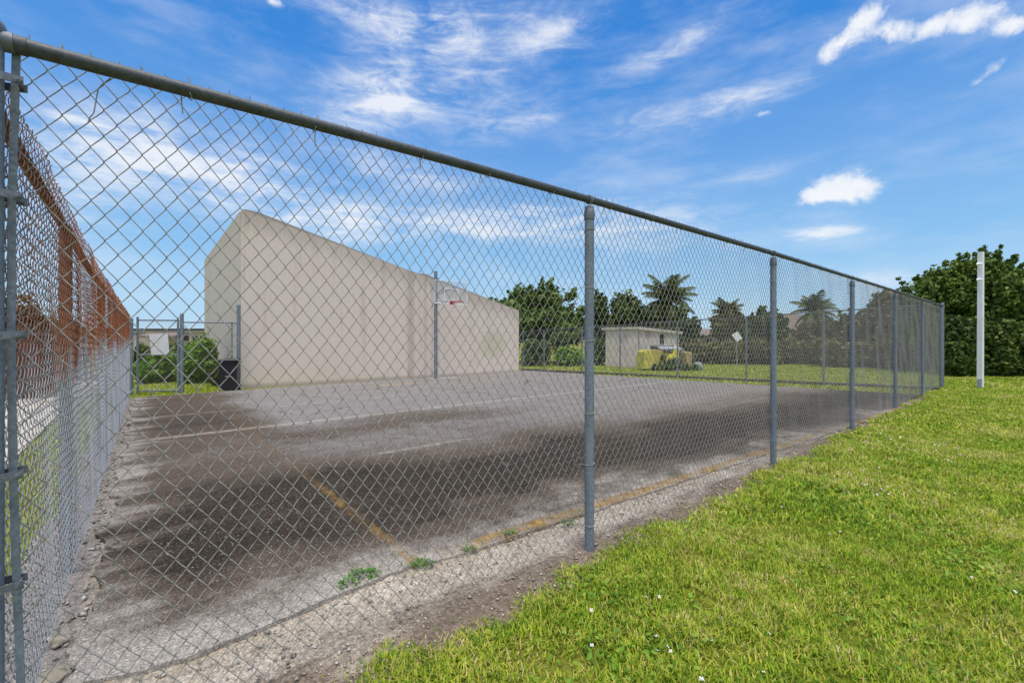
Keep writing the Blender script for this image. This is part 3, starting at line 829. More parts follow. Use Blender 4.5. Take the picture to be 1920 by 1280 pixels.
# ------------------------------------------------------------------ gate and side panel at the back left
gA = gnd(258,737); gB = gnd(334,735.5); gC = gnd(341,735); gD = gnd(447.5,728)
def vpole(m, p, zt, r, z0=-.05, n=12): m.tube([(p[0],p[1],z0),(p[0],p[1],zt)], r, n)
def zat(p, py): return EYE+(HZ-py)/F*p[1]
def flat_fabric(name, parent, p0, p1, z0, z1, r=.0019):
    p0 = np.array((p0[0],p0[1],0.)); p1 = np.array((p1[0],p1[1],0.)); d = p1-p0; L = float(np.linalg.norm(d)); d /= L
    chain_link(name, M_WIRE, parent, tuple(p0), d, np.array([-d[1],d[0],0]), L, lambda s:z0, lambda s:z1, .0352, .0955, r, .004, 3, (0,.5), .006, 0)
gt = thing('chain_link_gate','narrow chain link gate hung with a blank white sheet by the green bushes','gate',gA)
m = MB(); vpole(m,gA,zat(gA,594),.028); vpole(m,gB,zat(gB,598),.028)
z1 = zat(gA,600); z2 = zat(gA,665)
for z in (z1,z2,.06): m.tube([(gA[0],gA[1],z),(gB[0],gB[1],z)], .022, 10)
m.build('gate_frame', M_POST, gt, smooth=True)
flat_fabric('chain_link_mesh', gt, gA, gB, .08, z1-.02)
for z in (.35,1.7):
    m = MB(); m.tube([(gB[0],gB[1],z),(gC[0],gC[1],z)], .03, 10); m.build('hinge', M_FITT, gt)
pn = thing('fence_panel','chain link fence panel between two tall posts behind the black bin','fence',gC)
m = MB(); vpole(m,gC,zat(gC,590),.045); m.lathe((gC[0],gC[1],zat(gC,590)-.01), [(.05,0),(.05,.03),(.03,.05),(.005,.06)], 14); m.build('post', M_POST, pn, smooth=True)
m = MB(); vpole(m,gD,zat(gD,573),.052); m.lathe((gD[0],gD[1],zat(gD,573)-.01), [(.056,0),(.056,.03),(.03,.05),(.005,.06)], 14); m.build('post', M_POST, pn, smooth=True)
m = MB(); m.tube([(gC[0],gC[1],zat(gC,604)),(gD[0],gD[1],zat(gD,605))], .020, 10); m.build('top_rail', M_POST, pn, smooth=True)
flat_fabric('chain_link_mesh', pn, gC, gD, .08, zat(gC,606))
m = MB(); vpole(m,(gD[0]-.14,gD[1]-.1),zat(gD,606),.02); m.build('brace', M_POST, pn, smooth=True)
# side frame between the left fence and the gate
sA = gnd(247,739)
sp = thing('fence_panel','thin chain link infill between the rusty fence and the gate','fence',sA)
m = MB(); vpole(m,sA,zat(sA,597),.035); m.build('post', M_POST, sp, smooth=True)
m = MB(); m.tube([(sA[0],sA[1],zat(sA,625)),(gA[0],gA[1],zat(gA,624))], .022, 10); m.build('cross_rail', M_POST, sp, smooth=True)
# sheet on the gate: quadrilateral board
yS = gA[1]-.02
def gp(px, py):
    p0 = np.array(gA); p1 = np.array(gB); d = p1-p0; u = (px-960)/F
    s_ = (u*p0[1]-p0[0])/(d[0]-u*d[1]); p = p0+d*s_; return (p[0]+.02, p[1]-.035, EYE+(HZ-py)/F*p[1])
m = MB(); m.prism([gp(280,627),gp(315,625),gp(318,661),gp(313,665),gp(284,665)], (-.006,.012,0))
tag(m.build('blank_sign', M_SIGN), 'blank weathered white sheet fixed to the chain link gate', 'sign')

# wheelie bin
bp = gnd(431,731)
bn = thing('wheelie_bin','black wheeled rubbish bin standing against the beige wall corner','bin',bp)
ang = math.atan2(RV[1],RV[0])*.55; ux = Vector((math.cos(ang),math.sin(ang),0)); uy = Vector((-math.sin(ang),math.cos(ang),0))
def bx(cx,cy,z): v = Vector(bp)+ux*cx+uy*cy; return (v.x,v.y,z)
m = MB(); H = .84
q = [bx(-.205,-.20,.03),bx(.205,-.20,.03),bx(.205,.20,.03),bx(-.205,.20,.03),bx(-.235,-.25,H),bx(.235,-.25,H),bx(.235,.25,H),bx(-.235,.25,H)]
m.hexa(q); m.build('bin_body', M_BLACK, bn)
m = MB(); m.obox(bx(0,0,H-.03), ux*.255, uy*.27, (0,0,.03), .01); m.build('rim', M_BLACK, bn)
m = MB(); m.obox(bx(0,-.01,H+.035), ux*.25, uy*.28, (0,0,.03), .02); m.obox(bx(0,.0,H+.07), ux*.2, uy*.25, (0,0,.012), .01); lid = m.build('lid', M_BLACK, bn)
m = MB(); m.tube([bx(-.22,.30,H+.02),bx(.22,.30,H+.02)], .016, 8); m.build('handle', M_BLACK, bn)
for sx in (-1,1):
    m = MB(); m.tube([bx(sx*.18,.20,.10),bx(sx*.235,.20,.10)], .10, 16); m.build('wheel', M_RUBBER, bn)
m = MB(); m.obox(bx(0,-.228,.42), ux*.07, uy*.012, (0,0,.012)); m.build('grip_plate', M_GREYBOX, bn)

# ------------------------------------------------------------------ handball wall
cA = np.array(gnd(452,726)); cW = np.array(gnd(973,697)); dW = cW-cA; LW = float(np.linalg.norm(dW)); dW /= LW; nW = np.array([-dW[1],dW[0],0])
hw = thing('handball_wall','tall beige stucco handball wall with its top sloping down to the right','wall',tuple(cA))
TH = .25
prof = [(0,5.46),(.10,5.52),(.45,5.49),(5.57,4.10),(5.95,4.02),(6.0,4.055),(6.35,4.02),(6.38,3.975),(LW-.05,2.80),(LW,2.77)]
def wp(s_, z): p = cA+dW*s_; return (p[0],p[1],z)
poly = [wp(0,-.05)]+[wp(LW,-.05)]+[wp(s_,z) for s_,z in reversed(prof)]
m = MB(); m.prism(poly, tuple(nW*TH)); m.build('side_wall', M_STUC, hw)
# front wall going back along the left side
fd = LV; q = []
zt = 5.45
m = MB()
p0 = cA+nW*TH
def fp(s_, z, off=0.0): p = cA+fd*s_+RV*off; return (p[0],p[1],z)
poly = [fp(TH+.004,-.05),fp(11.3,-.05),fp(11.3,5.40),fp(11.0,5.47),fp(.6,5.50),fp(TH+.004,5.49)]
m.prism(poly, tuple(RV*.30)); m.build('front_wall', M_STUC2, hw)

# ------------------------------------------------------------------ basketball hoop
hb = np.array(gnd(817,710))
hp = thing('basketball_hoop','basketball hoop with clear backboard and red rim on a grey pole by the wall','basketball hoop',tuple(hb))
m = MB(); m.tube([tuple(hb+np.array((0,0,-.05))),tuple(hb+np.array((0,0,4.03)))], .066, 18)
m.build('pole', M_POST, hp, smooth=True)
bc = hb-LV*1.10; bz0, bz1 = 2.72, 3.55; hwid = .68
def bp_(s_, d, z): p = bc+RV*s_-LV*d; return (p[0],p[1],z)
m = MB(); m.obox(bp_(0,0,(bz0+bz1)/2), RV*hwid, LV*.006, (0,0,(bz1-bz0)/2)); bb = m.build('backboard', M_GLASS, hp)
m = MB(); w = .014
for (c, ax, az) in (((0,bz1-w),hwid,w),((0,bz0+.024),hwid,.024)):
    m.obox(bp_(c[0],.0,c[1]), RV*ax, LV*.013, (0,0,az))
for sx in (-1,1): m.obox(bp_(sx*(hwid-w),.0,(bz0+bz1)/2+.014), RV*w, LV*.012, (0,0,(bz1-bz0)/2-w-.035))
m.build('border', M_WHITE, bb)
m = MB(); i0, i1, iw = bz0+.16, bz0+.56, .28
for z in (i0,i1): m.obox(bp_(0,.010,z), RV*(iw+.012), LV*.003, (0,0,.012))
for sx in (-1,1): m.obox(bp_(sx*iw,.010,(i0+i1)/2), RV*.012, LV*.003, (0,0,(i1-i0)/2-.014))
m.build('target_square', M_WHITE, bb)
m = MB()
for (z0_, z1_) in ((2.80,2.80),(2.98,3.36)):
    for sx in (-1,1):
        p = hb; m.tube([(p[0],p[1],z0_+.15 if z0_ > 2.9 else z0_),bp_(sx*.22,-.03,z1_)], .018, 8)
m.build('bracket', M_POST, hp)
m = MB(); rc = bp_(0,.36,2.80)
m.ring(rc, (0,0,1), .225, .011, 26, 8)
for sx in (-1,1): m.tube([bp_(sx*.07,.02,2.79),bp_(sx*.12,.18,2.795)], .010, 6)
m.obox(bp_(0,.03,2.77), RV*.06, LV*.02, (0,0,.055))
m.build('rim', M_RED, hp, smooth=False)
pc = hb+RV*.35
m = MB(); m.obox((pc[0],pc[1],.003), RV*.62, LV*.30, (0,0,.006), .004); m.build('concrete_pad', M_PAD, kind='structure')

# ------------------------------------------------------------------ white post on the lawn
wpz = gnd(1838,726)
up = thing('utility_post','tall square white post with two brackets standing on the lawn by the trees','post',wpz)
an = .42; ux = Vector((math.cos(an),math.sin(an),0)); uy = Vector((-math.sin(an),math.cos(an),0))
m = MB(); c = Vector(wpz); hz = 4.18
q = []
for zz, hh, sh in ((-.1,.062,0),(hz,.058,.02)):
    for (i,j) in ((-1,-1),(1,-1),(1,1),(-1,1)): q.append(c+ux*hh*i+uy*hh*j+Vector((sh,0,zz)))
m.hexa([tuple(v) for v in q]); m.build('shaft', M_WHITE, up)
for z in (3.80,3.32):
    m = MB(); o = c+Vector((-.10,-.06,z)); m.tube([tuple(o+Vector((.10,.02,0))),tuple(o+Vector((-.03,-.01,0)))], [.035,.028], 10); m.tube([tuple(o+Vector((-.03,-.01,0))),tuple(o+Vector((-.10,-.02,-.02)))], [.05,.014], 10)
    m.tube([tuple(o+Vector((.02,0,-.01))),tuple(o+Vector((.02,0,-.12)))], .016, 8)
    m.build('bracket', M_WHITE, up)
m = MB(); o = c-ux*.095-uy*.02+Vector((0,0,.13)); m.obox(tuple(o), tuple(ux*.03), tuple(uy*.05), (0,0,.15), .01); m.build('meter_box', M_GREYBOX, up)

# ------------------------------------------------------------------ shed
s0 = np.array((6.5,23.0,0.0)); sL = 4.1; sD = 2.05; sH = 1.96
sd = thing('shed','low cream shed with an overhanging flat roof behind the end fence','shed',tuple(s0))
def spt(s_, d, z): p = s0+RV*s_+LV*d; return (p[0],p[1],z)
m = MB(); m.obox(spt(sL/2,sD/2,sH/2-.05), RV*sL/2, LV*sD/2, (0,0,sH/2+.05)); m.build('wall', M_SHED, sd)
m = MB(); q = []
for z, dz in ((0,0),(.15,0)):
    for (a_,b_) in ((-.12,-.15),(sL+.15,-.15),(sL+.15,sD+.2),(-.12,sD+.2)):
        q.append(spt(a_,b_,sH+.02+z-.05*max(0,a_)))
m.hexa(q); m.build('roof', M_ROOFPALE, sd)
m = MB(); m.obox(spt(2.30,-.003,1.45), RV*.19, LV*.02, (0,0,.30)); m.build('window', M_DARK, sd)
for q in (1.55,3.05):
    m = MB(); m.obox(spt(q,-.003,1.0), RV*.36, LV*.03, (0,0,.12)); m.build('vent', M_STEEL, sd)
m = MB(); m.obox(spt(2.2,-.10,.80), RV*1.5, LV*.10, (0,0,.03)); m.build('shelf', M_GREYBOX, sd)
m = MB(); m.tube([spt(.10,-.05,0),spt(.10,-.05,1.9)], .035, 8); m.build('drain_pipe', M_GREYBOX, sd)

# derelict yellow machine
y0 = np.array(gnd(1237,693))
ym = thing('utility_vehicle','derelict yellow vehicle overgrown with weeds in front of the shed','vehicle',tuple(y0))
ydx = Vector((.985,.17,0)); ydy = Vector((-.17,.985,0))
def yp(x,y,z): v = Vector(tuple(y0))+ydx*x+ydy*y; return (v.x,v.y,z)
m = MB()
prof_ = [(-1.0,.10),(-.62,.10),(-.60,.24),(-.52,.32),(-.40,.32),(-.32,.22),(-.30,.08),(-.02,.08),(0.0,.90),(-.10,.96),(-.88,.96),(-.96,.86)]
m.prism([yp(x,-.35,z) for x,z in prof_], tuple(ydy*.8)); m.build('engine_cover', M_YELLOW, ym)
m = MB(); arc = []
for k in range(9):
    t = math.pi*(.98-.78*k/8); arc.append((.48+.46*math.cos(t), .08+.62*math.sin(t)))
inn = [(.48+(x-.48)*.78, .08+(z-.08)*.78) for x,z in arc]
inn[-1] = (.86,.03); arc[-1] = (.98,.0)
m.prism([yp(x,-.42,z) for x,z in arc+inn[::-1]], tuple(ydy*.5)); m.build('mudguard', M_YELLOW, ym)
m = MB(); m.tube([yp(.45,-.40,.26),yp(.45,-.2,.26)], .27, 18); m.build('wheel', M_RUBBER, ym)
m = MB(); m.tube([yp(-.46,-.37,.14),yp(-.46,-.2,.14)], .14, 14); m.build('wheel', M_RUBBER, ym)
m = MB(); m.prism([yp(.02,-.2,.62),yp(.85,-.2,.62),yp(.95,-.2,.98),yp(.62,-.2,1.02),yp(.58,-.2,.78),yp(.02,-.2,.82)], tuple(ydy*.6)); m.build('seat_tub', M_YELLOW, ym)
m = MB(); m.obox(yp(.18,-.1,.93), tuple(ydx*.22), tuple(ydy*.2), (0,0,.07), .03); m.build('seat', M_STEEL, ym)
m = MB(); m.obox(yp(1.32,-.1,.46), tuple(ydx*.15), tuple(ydy*.3), (0,0,.40), .03); m.build('side_panel', M_ORANGE, ym)
m = MB(); m.obox(yp(1.1,.1,.22), tuple(ydx*.75), tuple(ydy*.28), (0,0,.09), .02); m.obox(yp(1.62,-.1,.42), tuple(ydx*.10), tuple(ydy*.15), (0,0,.22), .02); m.build('chassis', M_STEEL, ym)
m = MB(); m.tube([yp(-.85,.3,.98),yp(-.75,.3,1.22),yp(.1,.3,1.24),yp(.7,.3,1.12),yp(1.75,.3,.78)], .03, 8); m.build('roll_bar', M_GREYBOX, ym)
m = MB(); m.obox(yp(.55,.05,1.06), tuple(ydx*.55), tuple(ydy*.25+Vector((0,0,.05))), (0,0,.012)); m.build('loose_board', M_GREYBOX, ym)
m = MB(); m.lathe(yp(1.92,-.15,0), [(.2,0),(.24,.1),(.22,.28),(.1,.36)], 12); m.build('hopper', M_GREYBOX, ym)

# ------------------------------------------------------------------ foliage
def leaf_cloud(blobs, n, size, up=.25, elong=1.7):
    """leaf faces through clumps: blobs (c, r(3))"""
    w = np.array([b[1][0]*b[1][1]*b[1][2] for b in blobs])**(2/3); w /= w.sum()
    cnt = rng.multinomial(n, w); Cs = []; Ns = []
    for (c, r), k in zip(blobs, cnt):
        d = rng.normal(0,1,(k,3)); d /= np.linalg.norm(d,axis=1,keepdims=True)
        rad = rng.uniform(.12,1.18,k)**.56
        lump = 1+.16*np.sin(d[:,0]*5+c[0]*3)+.14*np.sin(d[:,1]*6+c[1])+.12*np.sin(d[:,2]*7+c[2]*5)
        Cs.append(np.array(c)+d*np.array(r)*(rad*lump)[:,None]); Ns.append(d)
    Cp = np.concatenate(Cs); Nn = np.concatenate(Ns); k = len(Cp)
    nr = Nn*.7+rng.normal(0,.6,(k,3)); nr[:,2] += up; nr /= np.linalg.norm(nr,axis=1,keepdims=True)
    t = np.cross(nr, rng.normal(0,1,(k,3))); t /= np.linalg.norm(t,axis=1,keepdims=True); bt = np.cross(nr,t)
    sz = size*rng.uniform(.55,1.35,k)
    V = np.zeros((k,4,3))
    V[:,0] = Cp-t*(sz*elong/2)[:,None]; V[:,2] = Cp+t*(sz*elong/2)[:,None]-nr*(sz*.25)[:,None]
    V[:,1] = Cp-bt*(sz/2)[:,None]+nr*(sz*.12)[:,None]; V[:,3] = Cp+bt*(sz/2)[:,None]+nr*(sz*.12)[:,None]
    return V.reshape(-1,3), np.arange(k*4).reshape(-1,4)
def crown_blobs(c, rx, ry, rz, nb, frac=.42, flat=0.0):
    out = [((c[0],c[1],c[2]),(rx*.62,ry*.62,rz*.66))]
    for i in range(nb):
        d = rng.normal(0,1,3); d /= np.linalg.norm(d)
        if d[2] < -.55: d[2] *= .5
        f = rng.uniform(.52,.86); s_ = rng.uniform(.6,1.15)*frac
        out.append(((c[0]+d[0]*rx*f, c[1]+d[1]*ry*f, c[2]+d[2]*rz*f),(rx*s_, ry*s_, rz*s_*.85)))
    return out
def tree(name, label, cat, base, h, crown_c, rx, ry, rz, mtl, n=9000, size=.16, nb=16, group=None, trunk_r=.16, frac=.42, shoots=22, shoot_len=1.0):
    t = thing(name, label, cat, base, group)
    m = MB(); b = Vector(base); c = Vector(crown_c)
    mid = b.lerp(c,.45)+Vector((random.uniform(-.15,.15),random.uniform(-.15,.15),0))
    m.tube([tuple(b+Vector((0,0,-.1))),tuple(b+Vector((0,0,.15))),tuple(mid),tuple(c)], [trunk_r*1.5,trunk_r*1.1,trunk_r*.8,trunk_r*.35], 9)
    for i in range(12):
        an = random.uniform(0,6.28); st = mid.lerp(c, random.uniform(0,.8))
        en = c+Vector((math.cos(an)*rx*.75,math.sin(an)*ry*.75,random.uniform(-.35,.7)*rz))
        m.tube([tuple(st),tuple(st.lerp(en,.5)+Vector((0,0,.12*rz))),tuple(en)], [trunk_r*.45,trunk_r*.28,trunk_r*.08], 6)
    m.build('trunk', M_BARK, t, smooth=True)
    bl = crown_blobs(crown_c, rx, ry, rz, nb, frac)
    for i in range(shoots):
        d = rng.normal(0,1,3); d[2] = abs(d[2])+.15; d /= np.linalg.norm(d)
        g_ = d+np.array((0,0,.5)); g_ /= np.linalg.norm(g_); st_ = np.array(crown_c)+d*np.array((rx,ry,rz))*rng.uniform(.72,.92); sl_ = rng.uniform(.35,.75)*shoot_len
        for q_ in range(4):
            w_ = (.20-.04*q_)*rng.uniform(.8,1.2)*shoot_len
            cc_ = st_+g_*sl_*(q_/3.0)+rng.normal(0,.05,3)*shoot_len; bl.append((tuple(cc_),(w_,w_,w_*1.1)))
    V, Fc = leaf_cloud(bl, n, size)
    V = V[:] ; Vq = V.reshape(-1,4,3); keep = Vq[:,:,2].min(1) > -.02; Vq = Vq[keep]; V = Vq.reshape(-1,3)-np.array(base); Fc = np.arange(len(V)).reshape(-1,4)
    me = np_mesh('crown', V, Fc); link_mesh('crown', me, mtl, t)
    return t
def bush(name, label, cat, base, blobs, mtl, n, size, group=None, up=.3):
    t = thing(name, label, cat, base, group)
    m = MB()
    for i in range(6):
        an = random.uniform(0,6.28); bl = random.choice(blobs); r = bl[1]
        en = Vector(bl[0])+Vector((math.cos(an)*r[0]*.5,math.sin(an)*r[1]*.5,r[2]*.3))
        st = Vector(base)+Vector((random.uniform(-.15,.15),random.uniform(-.15,.15),-.03))
        m.tube([tuple(st),tuple(st.lerp(en,.5)+Vector((0,0,.05))),tuple(en)], [.03,.02,.006], 5)
    m.build('stem', M_BARK, t)
    V, Fc = leaf_cloud(blobs, n, size, up); Vq = V.reshape(-1,4,3); Vq = Vq[Vq[:,:,2].min(1) > -.03]
    V = Vq.reshape(-1,3)-np.array(base); link_mesh('foliage', np_mesh('foliage', V, np.arange(len(V)).reshape(-1,4)), mtl, t)
    return t

def px_tree(name,label,cat,x0,x1,ytop,ybot,Y,mtl,n,size,nb=16,frac=.42,group=None,ry=None,**kw):
    cx = (x0+x1)/2; rx = (x1-x0)/2/F*Y; zt = EYE+(HZ-ytop)/F*Y; zb = max(.15, EYE+(HZ-ybot)/F*Y)
    c = ((cx-960)/F*Y, Y, (zt+zb)/2); b = (c[0]+random.uniform(-.2,.2), Y, -.04)
    return tree(name,label,cat,b,zt,c,rx*.93,(ry or rx*.85),(zt-zb)/2*.95,mtl,n,size,nb,group,frac=frac,**kw)
BG = 'trees and shrubs growing beyond the court'
# behind the end of the wall
px_tree('broadleaf_tree','large dark green tree rising behind the right end of the handball wall','tree',918,1118,528,700,27.5,LF_MID,26000,.17,26,.36,BG,trunk_r=.24)
px_tree('broadleaf_tree','thin open tree between the large dark tree and the shed','tree',1095,1150,552,690,30,LF_DARK,5000,.15,14,.32,BG)
px_tree('broadleaf_tree','bushy dark tree right behind the flat roofed shed','tree',1135,1225,556,690,33,LF_DARK,12000,.19,18,.40,BG)
px_tree('broadleaf_tree','dense dark tree spreading under the tallest palm','tree',1190,1312,572,690,35,LF_DARK,14000,.2,18,.40,BG)
px_tree('broadleaf_tree','low bushy tree under the small middle palm','tree',1335,1405,575,690,36,LF_OLIVE,9000,.18,14,.4,BG)
px_tree('broadleaf_tree','round dark crowned tree beside the second fence post','tree',1392,1482,583,690,31,LF_DARK,13000,.17,18,.4,BG)
px_tree('broadleaf_tree','olive tree below the leaning palm','tree',1490,1580,602,690,32,LF_OLIVE,9000,.17,14,.4,BG)
px_tree('broadleaf_tree','olive green tree seen through the third bay of the fence','tree',1560,1640,592,695,27,LF_OLIVE,9000,.15,14,.4,BG)
px_tree('broadleaf_tree','brownish tree seen through the far bays of the fence','tree',1625,1740,548,700,24,LF_OLIVE,16000,.15,20,.38,BG)
# the right hand clump
SHR = []
px_tree('dense_tree','bushy tree with spiky shoots directly right of the fence end','tree',1690,1850,498,742,20,LF_MID,38000,.10,34,.34,BG,trunk_r=.2,shoots=45)
px_tree('dense_tree','tallest green tree behind the white post','tree',1770,1925,468,745,19.5,LF_MID,46000,.10,40,.33,BG,trunk_r=.22,shoots=45)
px_tree('dense_tree','dark tree at the right edge of the picture','tree',1870,2080,494,745,19,LF_MID,32000,.105,30,.36,BG,trunk_r=.2,shoots=45)
for (x0,x1,yt,lab) in ((1768,1842,600,'dark shrub between the fence end and the white post'),(1822,1902,606,'dark shrub just right of the white post'),(1880,1990,596,'dark shrub at the right edge under the trees')):
    Y = 17.9; r = (x1-x0)/2/F*Y; zt = EYE+(HZ-yt)/F*Y; c = (((x0+x1)/2-960)/F*Y, Y)
    bl = []
    for i in range(14):
        an_ = rng.uniform(0,6.28); f_ = rng.uniform(0,.75); bl.append(((c[0]+math.cos(an_)*r*f_, c[1]+math.sin(an_)*r*f_*.7, zt*rng.uniform(.12,.78)),(r*.5,r*.45,zt*.27)))
    SHR.append((lab, c, bl))

for lab, c, bl in SHR: bush('shrub',lab,'shrub',(c[0],c[1],-.04),bl,LF_DARK,11000,.10,BG)  # darker leaves paint in the shade at the base of the right hand trees
# hedge row across the back, three shrubs
for (x0,x1,yt,Y,mtl,lab) in ((1285,1420,640,27,LF_OLIVE,'long brownish hedge under the small middle palm'),
                         (1405,1560,638,26.5,LF_OLIVE,'olive hedge behind the second and third fence posts'),
                         (1540,1700,640,24,LF_OLIVE,'hedge closing the view behind the far fence posts'),
                         (1660,1790,632,22,LF_OLIVE,'hedge behind the last bays of the long fence')):
    bl = []
    for i in range(9):
        px = x0+(x1-x0)*(i+.5)/9; zt = EYE+(HZ-yt+random.uniform(-6,5))/F*Y
        bl.append((((px-960)/F*Y, Y+random.uniform(-.3,.3), zt*.5),((x1-x0)/9/F*Y*.85,.8,zt*.52)))
    bush('hedge',lab,'hedge',(((x0+x1)/2-960)/F*Y,Y,-.04),bl,mtl,9000,.13,BG)
# shrubs seen between wall and shed
for (x0,x1,yt,Y,mtl,n,lab) in ((978,1030,640,25,LF_DARK,5000,'dark shrub against the right end of the handball wall'),
                           (1040,1092,655,25,LF_BRIGHT,3500,'small bright shrub left of the first fence post'),
                           (1108,1138,640,25.5,LF_MID,3500,'green shrub against the left side of the shed')):
    r = (x1-x0)/2/F*Y; zt = EYE+(HZ-yt)/F*Y; c = (((x0+x1)/2-960)/F*Y, Y)
    bl = [((c[0]+random.uniform(-.4,.4)*r,c[1],zt*(.35+.12*i)),(r*.8,r*.8,zt*.42)) for i in range(4)]
    bush('shrub',lab,'shrub',(c[0],c[1],-.04),bl,mtl,n,.11,BG)
# weeds swallowing the yellow vehicle
bl = [((yp(x,-.62,0)[0],yp(x,-.62,0)[1],h*.42),(.20,.14,h*.5)) for x,h in ((-.12,.80),(.15,.5),(.38,.42),(.55,.6),(-.3,.35),(1.0,.35),(1.5,.3))]
bush('weed_clump','ragged green weeds growing up the front of the yellow vehicle','weeds',yp(.1,-.62,-.04),bl,LF_MID,2600,.07,BG,.8)
# bushes behind the gate
def gbush(x0,x1,yt,Y,mtl,n,lab,seed,size=.075):
    r = (x1-x0)/2/F*Y; zt = EYE+(HZ-yt)/F*Y; c = (((x0+x1)/2-960)/F*Y, Y)
    bl = []
    for i in range(12):
        an = rng.uniform(0,6.28); f = rng.uniform(0,.6)
        bl.append(((c[0]+math.cos(an)*r*f, c[1]+math.sin(an)*r*f, zt*rng.uniform(.25,.68)),(r*.45,r*.45,zt*.32)))
    bush('garden_bush',lab,'bush',(c[0],c[1],-.04),bl,mtl,n,size,'bushes behind the gate')
gbush(252,345,655,15.6,LF_BRIGHT,16000,'bright green bush seen through the lower half of the gate',1)
gbush(252,290,642,19,LF_MID,5000,'darker bush behind the left side of the gate',2)
gbush(312,345,640,18.5,LF_MID,5000,'dark bush behind the gate hinge post',5)
gbush(336,412,628,15.2,LF_BRIGHT,16000,'rounded bright bush between the gate and the beige wall',3)
gbush(385,422,676,14.3,LF_MID,4000,'low dull bush just left of the black bin',4)
# rust brown hedge behind the brown boards
Y = 16.5; bl = []
for i in range(9):
    px = -70+190*i/8; zt = EYE+(HZ-(560+ max(0,px)*.33))/F*Y
    bl.append((((px-960)/F*Y,Y+random.uniform(-.3,.3),zt*.5),(.55,.6,zt*.52)))
bush('hedge','rust brown hedge standing behind the brown boarded fence','hedge',((20-960)/F*Y,Y,-.04),bl,LF_BROWN,11000,.12)
# brown boarded fence
bf = thing('board_fence','dark red brown boarded fence beyond the pale footpath','fence',P(-2.4,14.5,-.04))
m = MB(); a = -9.0
while a < -1.32:
    m.obox(P(a+.07,14.5,.78+random.uniform(-.01,.01)), RV*.064, LV*.012, (0,0,.80)); a += .14
m.build('boards', M_BROWNWOOD, bf)
m = MB(); m.obox(P(-5.15,14.5,1.62), RV*3.86, LV*.05, (0,0,.04)); m.build('cap_rail', M_GREYCAP, bf)
for a in (-8.9,-6.4,-3.9,-1.34):
    m = MB(); m.obox(P(a,14.58,.75), RV*.05, LV*.05, (0,0,.83)); m.build('post', M_BROWNWOOD, bf)

# palms
def palm(px, py_c, Y, Rf, label, lean=0.0, nf=26, seed=0, droop=1.0):
    c = Vector(atY(px, py_c, Y)); b = Vector((c.x+lean, Y, -.04))
    t = thing('palm_tree', label, 'palm tree', tuple(b), 'coconut palms beyond the court')
    m = MB(); pts = [tuple(b.lerp(c, k/8)+Vector((-lean*.25*math.sin(math.pi*k/8),0,0))) for k in range(9)]
    m.tube(pts, [.22]+[.16-.006*k for k in range(8)], 10); m.build('trunk', M_PALMBARK, t, smooth=True)
    for i in range(nf):
        an = i*2.39996+seed; el = R_(86-112*(i/nf)**1.05+random.uniform(-9,9)); L = Rf*random.uniform(.8,1.2)
        hd = Vector((math.cos(an),math.sin(an),0)); sd = Vector((-math.sin(an),math.cos(an),0))
        K = 13; sp = []; p = c.copy(); e = el
        for k in range(K):
            sp.append(p.copy()); p = p+(hd*math.cos(e)+Vector((0,0,math.sin(e))))*(L/K); e -= R_(3.3*droop)*(1+.11*k)
        m = MB(); m.tube([tuple(q) for q in sp], [.03*(1-.9*k/K) for k in range(K)], 4)
        for k in range(1, K*5-2):
            f = k/(K*5-1); ii = min(int(f*(K-1)), K-2); fr_ = f*(K-1)-ii; q = sp[ii].lerp(sp[ii+1], fr_); tn = (sp[ii+1]-sp[ii]).normalized()
            ll = L*.27*math.sin(math.pi*min(1,.12+f*.86))**.7+.05
            for sgn in (-1,1):
                dr = (sd*sgn*.8+tn*.55+Vector((0,0,-.45-.3*random.random()))).normalized()
                tip = q+dr*ll*random.uniform(.85,1.1); wv = tn*.020
                midp = q.lerp(tip,.5)+Vector((0,0,.05*ll))
                n0 = len(m.v); m.add([q-wv,q+wv,midp+wv,tip,midp-wv], [(0,1,2,4),(4,2,3)])
        m.build('frond', LF_PALM, t, fix=False)
    return t
palm(1252,562,31,2.3,'tallest coconut palm above the dark trees behind the shed',.5,30,.3)
palm(1363,588,37,1.6,'small coconut palm in the middle behind the hedge',.2,24,1.1)
palm(1528,583,34,1.9,'coconut palm with a thin leaning trunk right of the round tree',.3,24,2.2,1.1)

# ------------------------------------------------------------------ far buildings
def house(name,label,x0,x1,Y,zw,zr,mw,mr,depth=6):
    a = Vector(((x0-960)/F*Y,Y,0)); b = Vector(((x1-960)/F*Y,Y,0)); t = thing(name,label,'house',tuple((a+b)/2))
    c = (a+b)/2; w = (b-a).length
    m = MB(); m.box((c.x,Y+depth/2,zw/2-.03),(w,depth,zw+.06)); m.build('wall',mw,t)
    m = MB(); e = .4
    m.prism([(a.x-e,Y-e,zw+.003),(a.x-e,Y+depth+e,zw+.003),(a.x-e,Y+depth/2,zr)], (w+2*e,0,0)); m.build('roof',mr,t)
    for k in (.3,.68):
        m = MB(); m.box((a.x+w*k,Y-.01,1.15),(w*.14,.06,.8)); m.build('window',M_DARK,t)
    return t
house('bungalow','distant bungalow with a brown tiled roof right of the second fence post',1455,1580,48,2.0,4.3,M_HOUSE,M_ROOFT)
house('bungalow','distant pinkish bungalow half hidden by the hedge under the palms',1278,1352,46,1.85,2.6,M_PINK,M_ROOFRED)
# tilted white board
o = Vector(atY(1382,631,24.5)); bd = thing('white_board','tilted white board standing in the hedge under the middle palm','board',(o.x,o.y,0))
m = MB(); m.obox(tuple(o), (.16,.02,.10), (0,.015,0), (-.13,0,.20)); m.build('panel', M_WHITE, bd)
m = MB(); m.tube([(o.x,o.y+.03,0),(o.x,o.y+.03,o.z)], .025, 8); m.build('post', M_GREYBOX, bd)
